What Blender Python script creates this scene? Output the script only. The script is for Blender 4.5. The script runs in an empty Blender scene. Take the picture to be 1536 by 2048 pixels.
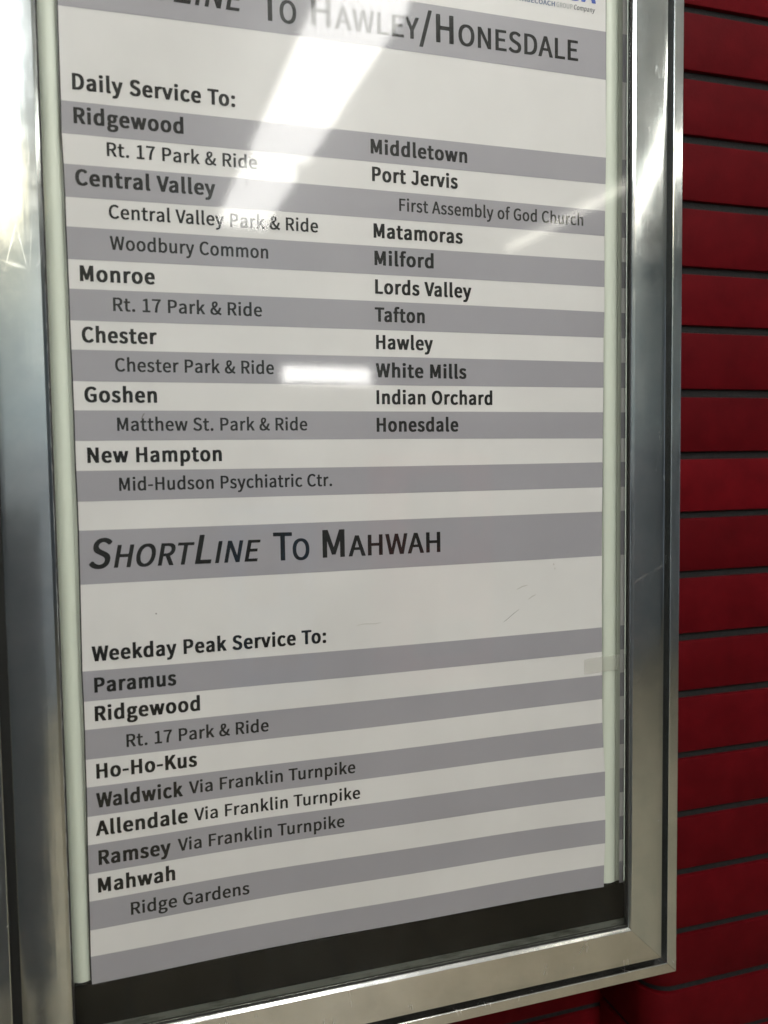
import bpy, bmesh, math, random
from mathutils import Vector, Matrix
random.seed(7)
S = bpy.context.scene
COL = S.collection
MM = 0.001
L_A, L_B, L_W = 16.0, 8.5, 4.5      # radiance of the fluorescent lenses, bare tubes, warm lens
CONVEX = .45                         # mm of crown on the steel bars

# ------------------------------------------------------------------ camera
cam_d = bpy.data.cameras.new('camera')
cam_d.sensor_fit = 'VERTICAL'
cam_d.sensor_height = 36.0
cam_d.lens = 29.88
cam_d.clip_start = 0.02
cam_d.clip_end = 100
cam_d.dof.use_dof = True
cam_d.dof.focus_distance = 0.915
cam_d.dof.aperture_fstop = 4.0
cam = bpy.data.objects.new('camera', cam_d)
right, down, fwd = [[0.952104, -0.305477, -0.013507], [-0.032042, -0.055744, -0.997931], [0.304092, 0.950566, -0.062862]]
cam.matrix_world = Matrix(((right[0], -down[0], -fwd[0], 0.0),
                           (right[1], -down[1], -fwd[1], -0.83792),
                           (right[2], -down[2], -fwd[2], 1.5),
                           (0, 0, 0, 1)))
COL.objects.link(cam)
S.camera = cam

# ------------------------------------------------------------------ world, exposure
w = bpy.data.worlds.new('World'); S.world = w; w.use_nodes = True
w.node_tree.nodes['Background'].inputs[0].default_value = (0.80, 0.90, 1.0, 1)
w.node_tree.nodes['Background'].inputs[1].default_value = 0.16
S.view_settings.view_transform = 'Standard'
S.view_settings.look = 'None'
S.view_settings.exposure = 0.0
S.view_settings.gamma = 1.0
S.render.engine = 'CYCLES'
S.cycles.use_denoising = True
S.cycles.max_bounces = 10
S.cycles.transparent_max_bounces = 16
S.cycles.sample_clamp_indirect = 8

# ------------------------------------------------------------------ material helpers
def mat(name, base=(0.5, 0.5, 0.5), rough=0.5, metal=0.0, spec=0.5):
    m = bpy.data.materials.new(name); m.use_nodes = True
    b = m.node_tree.nodes['Principled BSDF']
    b.inputs['Base Color'].default_value = (*base, 1)
    b.inputs['Roughness'].default_value = rough
    b.inputs['Metallic'].default_value = metal
    b.inputs['Specular IOR Level'].default_value = spec
    return m, m.node_tree, b

def coords(nt, scale=(1, 1, 1)):
    g = nt.nodes.new('ShaderNodeNewGeometry')
    mp = nt.nodes.new('ShaderNodeMapping'); mp.inputs['Scale'].default_value = scale
    nt.links.new(g.outputs['Position'], mp.inputs['Vector'])
    return mp.outputs[0]

def noise(nt, scale, vec, detail=3, rough=0.5, dist=0.0):
    n = nt.nodes.new('ShaderNodeTexNoise')
    n.inputs['Scale'].default_value = scale; n.inputs['Detail'].default_value = detail
    n.inputs['Roughness'].default_value = rough; n.inputs['Distortion'].default_value = dist
    nt.links.new(vec, n.inputs['Vector'])
    return n.outputs['Fac']

def ramp(nt, fac, a, b, c0, c1):
    r = nt.nodes.new('ShaderNodeMapRange')
    r.inputs[1].default_value = a; r.inputs[2].default_value = b
    r.inputs[3].default_value = c0; r.inputs[4].default_value = c1
    nt.links.new(fac, r.inputs[0])
    return r.outputs[0]

def mix(nt, fac, a, b):
    x = nt.nodes.new('ShaderNodeMix'); x.data_type = 'RGBA'
    if isinstance(fac, float): x.inputs[0].default_value = fac
    else: nt.links.new(fac, x.inputs[0])
    for sock, v in ((x.inputs[6], a), (x.inputs[7], b)):
        if isinstance(v, tuple): sock.default_value = (*v, 1)
        else: nt.links.new(v, sock)
    return x.outputs[2]

def bump(nt, h, strength, dist, normal=None):
    b = nt.nodes.new('ShaderNodeBump')
    b.inputs['Strength'].default_value = strength; b.inputs['Distance'].default_value = dist
    nt.links.new(h, b.inputs['Height'])
    if normal: nt.links.new(normal, b.inputs['Normal'])
    return b.outputs[0]

def metal_mat(name, base, rough, wave, scr_axis):
    m, nt, b = mat(name, base, rough, 1.0)
    v = coords(nt)
    # cloudy tarnish, fine rub marks along the bar, slow warp of the rolled sheet
    cloud = noise(nt, 18, v, 5, 0.6)
    nt.links.new(mix(nt, ramp(nt, cloud, .3, .75, 0, 1), tuple(c * .86 for c in base), tuple(min(1, c * 1.1) for c in base)), b.inputs['Base Color'])
    sv = coords(nt, scr_axis)
    fine = noise(nt, 260, sv, 2, .5)
    blot = noise(nt, 45, v, 4, .65)
    r1 = ramp(nt, blot, .3, .8, rough * .75, rough * 1.6)
    nt.links.new(r1, b.inputs['Roughness'])
    n1 = bump(nt, noise(nt, 9, v, 1, .4), wave, 0.02)
    n2 = bump(nt, fine, .05, 0.0006, n1)
    # long scratches
    vor = nt.nodes.new('ShaderNodeTexNoise'); vor.inputs['Scale'].default_value = 70; vor.inputs['Detail'].default_value = 1
    nt.links.new(sv, vor.inputs['Vector'])
    # hairline scuffs in two directions, only in worn patches
    masks = []
    for rot, sc_ in ((.5, 34), (1.9, 22)):
        g = nt.nodes.new('ShaderNodeNewGeometry'); mp = nt.nodes.new('ShaderNodeMapping')
        mp.inputs['Rotation'].default_value = (0, rot, 0); mp.inputs['Scale'].default_value = (1, 1, .18)
        nt.links.new(g.outputs['Position'], mp.inputs['Vector'])
        vo = nt.nodes.new('ShaderNodeTexVoronoi'); vo.feature = 'DISTANCE_TO_EDGE'; vo.inputs['Scale'].default_value = sc_
        nt.links.new(mp.outputs[0], vo.inputs['Vector'])
        line = ramp(nt, vo.outputs['Distance'], .002, .009, 1, 0)
        wear = ramp(nt, noise(nt, 26, v, 3, .6, 1.0), .52, .64, 0, 1)
        mu = nt.nodes.new('ShaderNodeMath'); mu.operation = 'MULTIPLY'
        nt.links.new(line, mu.inputs[0]); nt.links.new(wear, mu.inputs[1]); masks.append(mu.outputs[0])
    mx = nt.nodes.new('ShaderNodeMath'); mx.operation = 'MAXIMUM'
    nt.links.new(masks[0], mx.inputs[0]); nt.links.new(masks[1], mx.inputs[1])
    ad = nt.nodes.new('ShaderNodeMath'); ad.operation = 'MULTIPLY_ADD'
    nt.links.new(mx.outputs[0], ad.inputs[0]); ad.inputs[1].default_value = .13; nt.links.new(r1, ad.inputs[2])
    nt.links.new(ad.outputs[0], b.inputs['Roughness'])
    nt.links.new(n2, b.inputs['Normal'])
    return m

M = {}
M['frame_v'] = metal_mat('polished_steel_upright', (.88, .95, .975), .12, .020, (1, 1, .04))
M['frame_h'] = metal_mat('polished_steel_rail', (.92, .92, .885), .16, .03, (.04, 1, 1))
M['inner'] = metal_mat('inner_steel', (.62, .63, .60), .07, .02, (1, 1, .1))
m, nt, b = mat('ledge_grime', (.30, .32, .28), .42, .7)
v = coords(nt)
nt.links.new(mix(nt, ramp(nt, noise(nt, 60, coords(nt, (.3, 1, 1)), 6, .7), .5, .72, 0, 1), (.34, .36, .31), (.05, .05, .035)), b.inputs['Base Color'])
M['ledge'] = m
M['black'] = mat('black_channel', (.012, .012, .010), .6)[0]
m, nt, b = mat('black_panel', (.006, .006, .005), .28, 0, .03)
nt.links.new(ramp(nt, noise(nt, 30, coords(nt), 4), .3, .8, .10, .16), b.inputs['Roughness'])
M['panel_black'] = m
M['gasket'] = mat('black_rubber', (.015, .014, .012), .7)[0]
M['back'] = mat('white_back_panel', (.62, .66, .58), .5)[0]
m, nt, b = mat('pale_green_plastic', (.70, .745, .655), .35)
M['strip'] = m
M['case'] = mat('case_body_grey', (.10, .10, .10), .5)[0]

def paper_mat(name, c, spread):
    m, nt, b = mat(name, c, .42, 0, .35)
    v = coords(nt)
    d = tuple(x * (1 - spread) for x in c)
    big = noise(nt, 7, v, 4, .6)
    nt.links.new(mix(nt, ramp(nt, big, .3, .72, 0, 1), d, c), b.inputs['Base Color'])
    crease = bump(nt, noise(nt, 11, v, 3, .55, .6), .22, .006)
    nt.links.new(bump(nt, noise(nt, 1400, v, 2), .15, .0001, crease), b.inputs['Normal'])
    return m
M['paper'] = paper_mat('poster_paper', (.745, .725, .730), .10)
M['grey'] = paper_mat('grey_print', (.355, .342, .378), .08)
M['ink'] = mat('black_ink', (.010, .0095, .009), .5, 0, .15)[0]
M['ink_soft'] = mat('dark_grey_ink', (.012, .012, .012), .5, 0, .15)[0]
M['navy'] = mat('slate_blue_ink', (.13, .17, .28), .4)[0]
M['lightgrey'] = mat('light_grey_ink', (.40, .41, .42), .4)[0]
M['slate'] = mat('slate_ink', (.12, .12, .13), .4)[0]
M['blue'] = mat('blue_ink', (.035, .085, .42), .4)[0]
M['scratch'] = mat('scratch_dark', (.09, .08, .07), .6)[0]
M['smudge'] = mat('smudge_grey', (.46, .44, .41), .6)[0]

GLASS_R0 = .024
# thin float glass: each face reflects, nothing is bent
def glass_mat():
    m = bpy.data.materials.new('window_glass'); m.use_nodes = True
    nt = m.node_tree; nt.nodes.clear()
    out = nt.nodes.new('ShaderNodeOutputMaterial')
    tr = nt.nodes.new('ShaderNodeBsdfTransparent'); tr.inputs[0].default_value = (.985, .99, .978, 1)
    gl = nt.nodes.new('ShaderNodeBsdfGlossy'); gl.inputs['Roughness'].default_value = .05
    v = coords(nt)
    nt.links.new(bump(nt, noise(nt, 5, v, 1), .02, .02), gl.inputs['Normal'])
    geo = nt.nodes.new('ShaderNodeNewGeometry')
    dot = nt.nodes.new('ShaderNodeVectorMath'); dot.operation = 'DOT_PRODUCT'
    nt.links.new(geo.outputs['Incoming'], dot.inputs[0]); nt.links.new(geo.outputs['Normal'], dot.inputs[1])
    def mt(op, a, bb):
        n = nt.nodes.new('ShaderNodeMath'); n.operation = op
        for i, x in enumerate((a, bb)):
            if x is None: continue
            if isinstance(x, (int, float)): n.inputs[i].default_value = x
            else: nt.links.new(x, n.inputs[i])
        return n.outputs[0]
    c = mt('ABSOLUTE', dot.outputs['Value'], None)
    f = mt('POWER', mt('SUBTRACT', 1.0, c), 5.0)
    fr = mt('ADD', mt('MULTIPLY', f, .9), GLASS_R0)
    ms = nt.nodes.new('ShaderNodeMixShader')
    nt.links.new(fr, ms.inputs[0]); nt.links.new(tr.outputs[0], ms.inputs[1]); nt.links.new(gl.outputs[0], ms.inputs[2])
    # a breath of dust and old wipe marks
    df = nt.nodes.new('ShaderNodeBsdfDiffuse'); df.inputs[0].default_value = (.7, .68, .62, 1)
    dust = ramp(nt, noise(nt, 9, coords(nt, (1, 1, .35)), 7, .62, 1.5), .47, .8, .0, .014)
    ms2 = nt.nodes.new('ShaderNodeMixShader')
    nt.links.new(dust, ms2.inputs[0]); nt.links.new(ms.outputs[0], ms2.inputs[1]); nt.links.new(df.outputs[0], ms2.inputs[2])
    nt.links.new(ms2.outputs[0], out.inputs[0])
    return m
M['glass'] = glass_mat()

m = bpy.data.materials.new('clear_tape'); m.use_nodes = True
nt = m.node_tree; b = nt.nodes['Principled BSDF']
b.inputs['Base Color'].default_value = (.66, .645, .58, 1); b.inputs['Roughness'].default_value = .3
b.inputs['Alpha'].default_value = .16
M['tape'] = m

# glazed brick, mortar
m, nt, b = mat('red_glazed_brick', (.20, .012, .018), .42, 0, .06)
v = coords(nt)
inf = nt.nodes.new('ShaderNodeObjectInfo')
c1 = mix(nt, ramp(nt, noise(nt, 22, v, 5, .6), .3, .75, 0, 1), (.078, .0020, .0040), (.118, .0036, .0065))
c2 = mix(nt, inf.outputs['Random'], (.74, .76, .76), (1.06, 1.06, 1.06))
mm = nt.nodes.new('ShaderNodeMix'); mm.data_type = 'RGBA'; mm.blend_type = 'MULTIPLY'; mm.inputs[0].default_value = 1
nt.links.new(c1, mm.inputs[6]); nt.links.new(c2, mm.inputs[7])
pock = noise(nt, 160, v, 3, .7)
c3 = mix(nt, ramp(nt, pock, .70, .78, 0, .6), mm.outputs[2], (.10, .03, .03))
nt.links.new(c3, b.inputs['Base Color'])
nt.links.new(ramp(nt, noise(nt, 40, v, 4), .3, .8, .45, .65), b.inputs['Roughness'])
n1 = bump(nt, noise(nt, 35, v, 3, .5), .25, .002)
nt.links.new(bump(nt, noise(nt, 420, v, 3, .6), .35, .0004, n1), b.inputs['Normal'])
M['brick'] = m
m, nt, b = mat('dark_mortar', (.045, .045, .043), .95, 0, .2)
v = coords(nt)
nt.links.new(mix(nt, noise(nt, 180, v, 5, .7), (.009, .009, .009), (.036, .035, .035)), b.inputs['Base Color'])
nt.links.new(bump(nt, noise(nt, 500, v, 4, .7), .8, .001), b.inputs['Normal'])
M['mortar'] = m

# hall behind the camera
m, nt, b = mat('ceiling_paint', (.82, .86, .86), .8)
M['ceiling'] = m
m, nt, b = mat('floor_tile', (.36, .31, .22), .35)
br = nt.nodes.new('ShaderNodeTexBrick'); br.offset = 0
br.inputs['Color1'].default_value = (.25, .22, .155, 1); br.inputs['Color2'].default_value = (.285, .25, .18, 1)
br.inputs['Mortar'].default_value = (.05, .05, .045, 1); br.inputs['Scale'].default_value = 1
br.inputs['Mortar Size'].default_value = .006; br.inputs['Brick Width'].default_value = .3; br.inputs['Row Height'].default_value = .3
nt.links.new(coords(nt), br.inputs['Vector']); nt.links.new(br.outputs[0], b.inputs['Base Color'])
M['floor'] = m
m, nt, b = mat('hall_wall_paint', (.40, .45, .47), .6)
v = coords(nt)
nt.links.new(mix(nt, ramp(nt, noise(nt, 1.2, v, 3), .4, .65, 0, 1), (.30, .35, .38), (.50, .54, .54)), b.inputs['Base Color'])
M['hall'] = m
M['dado'] = mat('hall_dado', (.23, .25, .275), .55)[0]
M['fixture2'] = mat('dark_metal_trim', (.10, .10, .11), .4, .6)[0]
M['fixture'] = mat('white_enamel', (.8, .8, .78), .4)[0]
def emis(name, col, L):
    m, nt, b = mat(name, (.8, .8, .8), .5)
    b.inputs['Emission Color'].default_value = (*col, 1); b.inputs['Emission Strength'].default_value = L
    return m
M['lens'] = emis('fluorescent_lens', (1.0, .985, .96), L_A)
M['tube'] = emis('fluorescent_tube', (1.0, .97, .86), L_B)
M['bright'] = emis('bright_lens', (1.0, .985, .95), 24.0)
M['warm'] = emis('warm_lens', (1.0, .86, .60), L_W)

# ------------------------------------------------------------------ object helpers
def link(name, me, material=None, parent=None):
    o = bpy.data.objects.new(name, me); COL.objects.link(o)
    if material is not None and not me.materials: me.materials.append(material)
    if parent is not None: o.parent = parent
    return o
def from_bm(name, bm, material, parent=None, smooth=False):
    bmesh.ops.recalc_face_normals(bm, faces=bm.faces)
    me = bpy.data.meshes.new(name); bm.to_mesh(me); bm.free()
    if smooth:
        for p in me.polygons: p.use_smooth = True
    return link(name, me, material, parent)
def pydata(name, vs, fs, material, parent=None, smooth=False):
    me = bpy.data.meshes.new(name); me.from_pydata(vs, [], fs); me.update()
    if smooth:
        for p in me.polygons: p.use_smooth = True
    return link(name, me, material, parent)
def box(name, x0, x1, y0, y1, z0, z1, material, parent=None, bev=0.0):
    bm = bmesh.new(); bmesh.ops.create_cube(bm, size=1)
    for v_ in bm.verts:
        v_.co = Vector(((x0 + x1) / 2 + v_.co.x * (x1 - x0), (y0 + y1) / 2 + v_.co.y * (y1 - y0), (z0 + z1) / 2 + v_.co.z * (z1 - z0)))
    if bev: bmesh.ops.bevel(bm, geom=bm.edges[:], offset=bev, segments=2, affect='EDGES', profile=.5)
    return from_bm(name, bm, material, parent)
def thing(name, label, cat, loc=(0, 0, 0), group=None):
    o = bpy.data.objects.new(name, None); COL.objects.link(o); o.empty_display_size = .05
    o['label'] = label; o['category'] = cat
    if group: o['group'] = group
    return o
def structure(o): o['kind'] = 'structure'; return o

# ------------------------------------------------------------------ red brick wall with the recess behind the case
JOINTS = [439, 515, 591, 667, 740, 815, 889.5, 967.3, 1042.8, 1120.1, 1198.0, 1270.9, 1349.5, 1424.6, 1498.7, 1575.4, 1653.2, 1724.3, 1803, 1880.5, 1956.2, 2032.6, 2109, 2185, 2261, 2337, 2413, 2490]
wall = thing('brick_wall', 'wall of long dark red glazed bricks with recessed charcoal mortar joints, around and behind the case', 'brick wall')
YW = .05
XR, XL = .632, -.128          # edges of the recess
RB = .034                     # bullnose radius
def prism(profile, z0, z1, bev):
    bm = bmesh.new()
    vs = [bm.verts.new((x, y, z0)) for x, y in profile]
    f = bm.faces.new(vs)
    r = bmesh.ops.extrude_face_region(bm, geom=[f])
    for e in r['geom']:
        if isinstance(e, bmesh.types.BMVert): e.co.z = z1
    es = [e for e in bm.edges if abs(e.verts[0].co.z - e.verts[1].co.z) < 1e-6]
    bmesh.ops.bevel(bm, geom=es, offset=bev, segments=2, affect='EDGES', profile=.6)
    return bm
def brick(profile, z0, z1):
    o = from_bm('brick', prism(profile, z0, z1, .0028), M['brick'], wall, True)
    try: o.data.set_sharp_from_angle(angle=math.radians(50))
    except Exception: pass
    return o
def rect(x0, x1, yf, yb, r=.0028):
    return [(x0, yb), (x0, yf + r), (x0 + r * .3, yf + r * .3), (x0 + r, yf), (x1 - r, yf), (x1 - r * .3, yf + r * .3), (x1, yf + r), (x1, yb)]
def corner(xe, x1, sgn):
    pts = []
    for k in range(9):
        a = math.pi / 2 * k / 8
        pts.append((xe + sgn * (RB - RB * math.cos(a)), YW + RB - RB * math.sin(a)))
    pr = [(xe, YW + .1185)] + pts + [(x1, YW), (x1, YW + .1185)]
    return pr if sgn > 0 else pr[::-1]
JT = .0094
for i in range(len(JOINTS) - 1):
    a, c = JOINTS[i] * MM + JT / 2 + random.uniform(-.0005, .0005), JOINTS[i + 1] * MM - JT / 2 + random.uniform(-.0005, .0005)
    off = (.32, .41)[i % 2]
    # right of the recess
    x = XR + off - .009
    o = brick(corner(XR, x, 1), a, c); o.location.y = random.uniform(-.0006, .0006)
    x += .009
    while x < 1.5:
        o = brick(rect(x, x + .296, YW, YW + .09), a, c); o.location.y = random.uniform(-.0006, .0006); x += .305
    # left of the recess
    x = XL - off + .009
    o = brick(corner(XL, x, -1), a, c); o.location.y = random.uniform(-.0006, .0006)
    x -= .305
    while x > -.9:
        o = brick(rect(x, x + .296, YW, YW + .09), a, c); x -= .305
    # back of the recess, shown only under the case
    if JOINTS[i + 1] < 1130:
        x = XL - .1 - (.27 if i % 2 else 0)
        while x < XR + .1:
            brick(rect(x, x + .296, YW + .12, YW + .19), a - .014, c - .014); x += .305
def mortar_bm():
    bm = bmesh.new()
    def slab(x0, x1, y0, y1):
        r = bmesh.ops.create_cube(bm, size=1)
        for v_ in r['verts']:
            v_.co = Vector(((x0 + x1) / 2 + v_.co.x * (x1 - x0), (y0 + y1) / 2 + v_.co.y * (y1 - y0), 1.46 + v_.co.z * 2.14))
    g = .0058
    for sgn, xe, xo in ((1, XR, 1.62), (-1, XL, -1.3)):
        r = RB; pts = []
        for k in range(9):
            t_ = math.pi / 2 * k / 8
            pts.append((xe + sgn * (g + r - r * math.cos(t_)), YW + g + r - r * math.sin(t_)))
        pr = [(xe + sgn * g, YW + .1190)] + pts + [(xo, YW + g), (xo, YW + .1190)]
        vs0 = [bm.verts.new((x, y, .39)) for x, y in pr]; vs1 = [bm.verts.new((x, y, 2.53)) for x, y in pr]
        n = len(pr)
        for k in range(n): bm.faces.new((vs0[k], vs0[(k + 1) % n], vs1[(k + 1) % n], vs1[k]))
        bm.faces.new(vs0); bm.faces.new(vs1[::-1])
    slab(XL - .3, XR + .3, YW + .1258, YW + .20)
    return bm
from_bm('mortar', mortar_bm(), M['mortar'], wall)

# ------------------------------------------------------------------ display case
case = thing('display_case', 'polished stainless steel framed poster display case with glass front, mounted on red brick wall', 'display case')
X0, X1, Z0, Z1 = -.0500, .5502, .9572, 2.33      # clear opening of the frame
def bars(name, prof, mats, gap=.0002, closed=True, labels=None):
    """four mitred bars round the opening; prof = (outward offset, y) in mm"""
    sides = (((X1, 1, Z0, -1), (X1, 1, Z1, 1)), ((X0, -1, Z1, 1), (X0, -1, Z0, -1)),
             ((X0, -1, Z0, -1), (X1, 1, Z0, -1)), ((X1, 1, Z1, 1), (X0, -1, Z1, 1)))
    for si, (A, B) in enumerate(sides):
        vert = si < 2
        vs, fs = [], []
        n = len(prof); K = 12
        for k in range(K + 1):
            t_ = k / K
            for (o_, y_) in prof:
                pa = Vector((A[0] + A[1] * o_ * MM, y_ * MM, A[2] + A[3] * o_ * MM))
                pb = Vector((B[0] + B[1] * o_ * MM, y_ * MM, B[2] + B[3] * o_ * MM))
                d = (pb - pa).normalized() * gap
                pa, pb = pa + d, pb - d
                vs.append(pa.lerp(pb, t_))
        for k in range(K):
            for j in range(n if closed else n - 1):
                j2 = (j + 1) % n
                fs.append((k * n + j, k * n + j2, (k + 1) * n + j2, (k + 1) * n + j))
        if closed:
            fs.append(tuple(range(n))); fs.append(tuple(K * n + j for j in range(n))[::-1])
        o = pydata(name, [tuple(v_) for v_ in vs], fs, mats[0] if vert else mats[1], case, True)
        bm = bmesh.new(); bm.from_mesh(o.data); bmesh.ops.recalc_face_normals(bm, faces=bm.faces); bm.to_mesh(o.data); bm.free()
        for p in o.data.polygons: p.use_smooth = True
        try: o.data.set_sharp_from_angle(angle=math.radians(20))
        except Exception: pass
face = [(0.0, -17.5), (0.0, -19.6), (.5, -20.6), (3.0, -22.1)]
for k in range(9):
    t_ = k / 8
    face.append((3.4 + t_ * 39.4, -22.3 - CONVEX * 4 * t_ * (1 - t_)))
face += [(43.3, -22.1), (43.6, -21.6), (43.6, -9.0), (0.6, -9.0)]
bars('frame_bar', face, (M['frame_v'], M['frame_h']))
trim = [(51.6, 30), (51.6, -21.4), (51.9, -22.0), (52.5, -22.3), (63.2, -22.3), (63.9, -22.0), (64.2, -21.2), (64.2, 30)]
bars('outer_trim', trim, (M['frame_v'], M['frame_h']))
bars('shadow_channel', [(42.0, -8.6), (52.4, -8.6), (52.4, 0), (42.0, 0)], (M['black'], M['black']))
box('inner_side', X1 + .026, X1 + .028, -.0080, .006, Z0, Z1, M['inner'], case)
box('inner_side', X0 - .0016, X0 - .0001, -.0146, .006, Z0, Z1, M['inner'], case)
box('inner_ledge', X0, X1 + .0158, -.0146, .0057, Z0 - .0016, Z0 - .0001, M['ledge'], case)
box('inner_side', X0, X1 + .0158, -.0146, .006, Z1 + .0001, Z1 + .0016, M['inner'], case)
bars('gasket', [(-1.3, -17.6), (-1.3, -19.0), (0, -19.0), (0, -17.6)], (M['gasket'], M['gasket']), gap=0)
bars('gasket', [(-.5, -14.5), (-.5, -12.8), (.7, -12.8), (.7, -14.5)], (M['gasket'], M['gasket']), gap=0)
box('glass_pane', X0 - .004, X1 + .004, -.0174, -.0148, Z0 - .004, Z1 + .004, M['glass'], case)
box('back_panel', X0 - .002, X1 + .0285, .006, .009, Z0 - .002, Z1 + .002, M['back'], case)
box('case_body', X0 - .045, X1 + .045, .0092, .10, Z0 - .045, Z1 + .045, M['case'], case)
# black filler at the foot of the opening
box('lower_panel', X0 + .0005, X1 + .0155, -.0012, .0055, Z0 + .0003, 1.0005, M['panel_black'], case, .0004)
# pale plastic strips either side of the poster
def edge_strip(x0, x1):
    vs, fs = [], []; n = 12; K = 24
    for k in range(K + 1):
        z = 1.0009 + (Z1 - .001 - 1.0009) * k / K
        for j in range(n + 1):
            t_ = j / n
            vs.append((x0 + (x1 - x0) * t_, .0050 - .0030 * math.sin(math.pi * t_) ** .7, z))
        vs.append((x1, .0058, z)); vs.append((x0, .0058, z))
    m_ = n + 3
    for k in range(K):
        for j in range(m_): fs.append((k * m_ + j, k * m_ + (j + 1) % m_, (k + 1) * m_ + (j + 1) % m_, (k + 1) * m_ + j))
    fs.append(tuple(range(m_))); fs.append(tuple(K * m_ + j for j in range(m_))[::-1])
    o = pydata('edge_strip', vs, fs, M['strip'], case, True)
    bm = bmesh.new(); bm.from_mesh(o.data); bmesh.ops.recalc_face_normals(bm, faces=bm.faces); bm.to_mesh(o.data); bm.free()
    for p in o.data.polygons: p.use_smooth = True
    try: o.data.set_sharp_from_angle(angle=math.radians(60))
    except Exception: pass
edge_strip(-.0492, -.0345)
edge_strip(.5312, .5496)
# old marks on the glass
def mark(pts, wd, material, name='scratch'):
    vs, fs = [], []
    for i, (x, z) in enumerate(pts):
        q = pts[min(i + 1, len(pts) - 1)]; p = pts[max(i - 1, 0)]
        d = Vector((q[0] - p[0], q[1] - p[1])).normalized(); nx, nz = -d.y, d.x
        ww = wd * (.35 + .65 * math.sin(math.pi * (i + .5) / len(pts)))
        vs += [((x + nx * ww) * MM, -.01762, (z + nz * ww) * MM), ((x - nx * ww) * MM, -.01762, (z - nz * ww) * MM)]
    for i in range(len(pts) - 1): fs.append((2 * i, 2 * i + 1, 2 * i + 3, 2 * i + 2))
    return pydata(name, vs, fs, material, case)
mark([(395.3, 1323.4), (400, 1326.2), (407, 1331.5), (413.8, 1335.7)], .22, M['scratch'])
mark([(28.4, 1539.6), (29.5, 1542.4), (30.9, 1544.6)], .35, M['scratch'])
mark([(35.6, 1357.6), (36.4, 1356.6)], .6, M['scratch'])
mark([(455.4, 1383.4), (456.0, 1381.6)], .9, M['smudge'], 'smudge')
mark([(457.0, 1378.6), (457.3, 1377)], .8, M['smudge'], 'smudge')
mark([(411, 1357.5), (418, 1360.4), (424, 1361.5)], .5, M['smudge'], 'smudge')
mark([(425, 1346), (430, 1349.2), (434, 1350.5)], .5, M['smudge'], 'smudge')
mark([(232, 1331.5), (240, 1332.6), (252, 1331.8), (258, 1333)], .35, M['smudge'], 'smudge')
mark([(130.3, 1763.0), (130.8, 1759.4)], .6, M['smudge'], 'smudge')

# ------------------------------------------------------------------ the poster
poster = thing('poster', 'long white bus timetable poster with grey stripes and black destination names behind the glass', 'poster')
ROWS = [[-32.5, 2300.0, 291.0, 2300.0, 530.0, 2300.0],
        [-32.3, 1960.2, 291.2, 1960.6, 530.0, 1961.9],
        [-32.0, 1908.4, 274.7, 1910.9, 530.1, 1910.8],
        [-32.3, 1825.9, 273.5, 1826.3, 530.0, 1827.3],
        [-32.7, 1797.1, 273.1, 1797.8, 529.4, 1798.6],
        [-31.9, 1770.3, 272.7, 1770.5, 528.9, 1769.6],
        [-31.5, 1741.0, 272.3, 1742.4, 528.3, 1742.2],
        [-31.7, 1714.7, 271.9, 1714.9, 528.4, 1715.5],
        [-31.3, 1685.5, 271.5, 1686.6, 528.5, 1686.7],
        [-31.1, 1658.9, 271.1, 1659.9, 528.6, 1659.3],
        [-31.2, 1630.3, 270.7, 1631.0, 527.7, 1631.1],
        [-31.1, 1603.7, 270.3, 1604.1, 527.8, 1604.0],
        [-30.8, 1575.0, 269.9, 1575.1, 527.9, 1575.7],
        [-30.6, 1548.2, 269.5, 1548.3, 527.7, 1548.4],
        [-30.7, 1520.0, 269.1, 1520.0, 527.4, 1519.1],
        [-30.8, 1492.3, 268.7, 1491.7, 527.2, 1492.4],
        [-30.4, 1463.7, 268.3, 1463.8, 527.3, 1464.2],
        [-30.3, 1436.7, 267.9, 1436.3, 526.7, 1436.8],
        [-30.7, 1386.1, 267.2, 1385.7, 526.2, 1386.6],
        [-31.7, 1304.2, 266.1, 1303.6, 525.8, 1305.0],
        [-31.3, 1275.5, 265.7, 1275.2, 525.9, 1277.0],
        [-31.3, 1248.4, 265.3, 1248.6, 526.0, 1250.1],
        [-31.6, 1219.9, 264.9, 1220.0, 526.0, 1222.5],
        [-31.6, 1193.1, 264.5, 1193.2, 526.1, 1194.8],
        [-31.9, 1164.7, 264.1, 1165.8, 527.5, 1165.9],
        [-32.4, 1137.2, 263.7, 1138.8, 529.6, 1137.4],
        [-32.6, 1109.0, 263.3, 1110.9, 529.7, 1108.8],
        [-32.9, 1082.0, 262.9, 1083.8, 530.4, 1080.3],
        [-33.1, 1053.6, 262.5, 1055.4, 530.5, 1052.3],
        [-33.5, 1027.6, 262.1, 1028.0, 529.3, 1026.2],
        [-33.3, 1000.2, 261.8, 1001.9, 529.0, 1000.2]]
def bulge(x, z):      # the sheet hangs slightly wavy in the case
    low = min(1.0, max(0.0, (1.40 - z) / .30))
    return (-.0006 * math.sin(x * 9 + z * 3.1) - .0007 * math.sin(z * 11.0 + 2 * x)
            - .0022 * low * (.5 + .5 * math.sin(x * 20 - 1.2 + z * 3)))
YP = -.0008
def yat(x, z): return YP + bulge(x, z)
def rowpt(r, t_):
    (xl, zl, xm, zm, xr, zr) = ROWS[r]
    x = xl + (xr - xl) * t_
    tm = (xm - xl) / (xr - xl)
    dev = zm - (zl + (zr - zl) * tm)
    z = zl + (zr - zl) * t_ + dev * (t_ * (1 - t_)) / (tm * (1 - tm))
    return x * MM, z * MM
NX = 20
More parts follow.
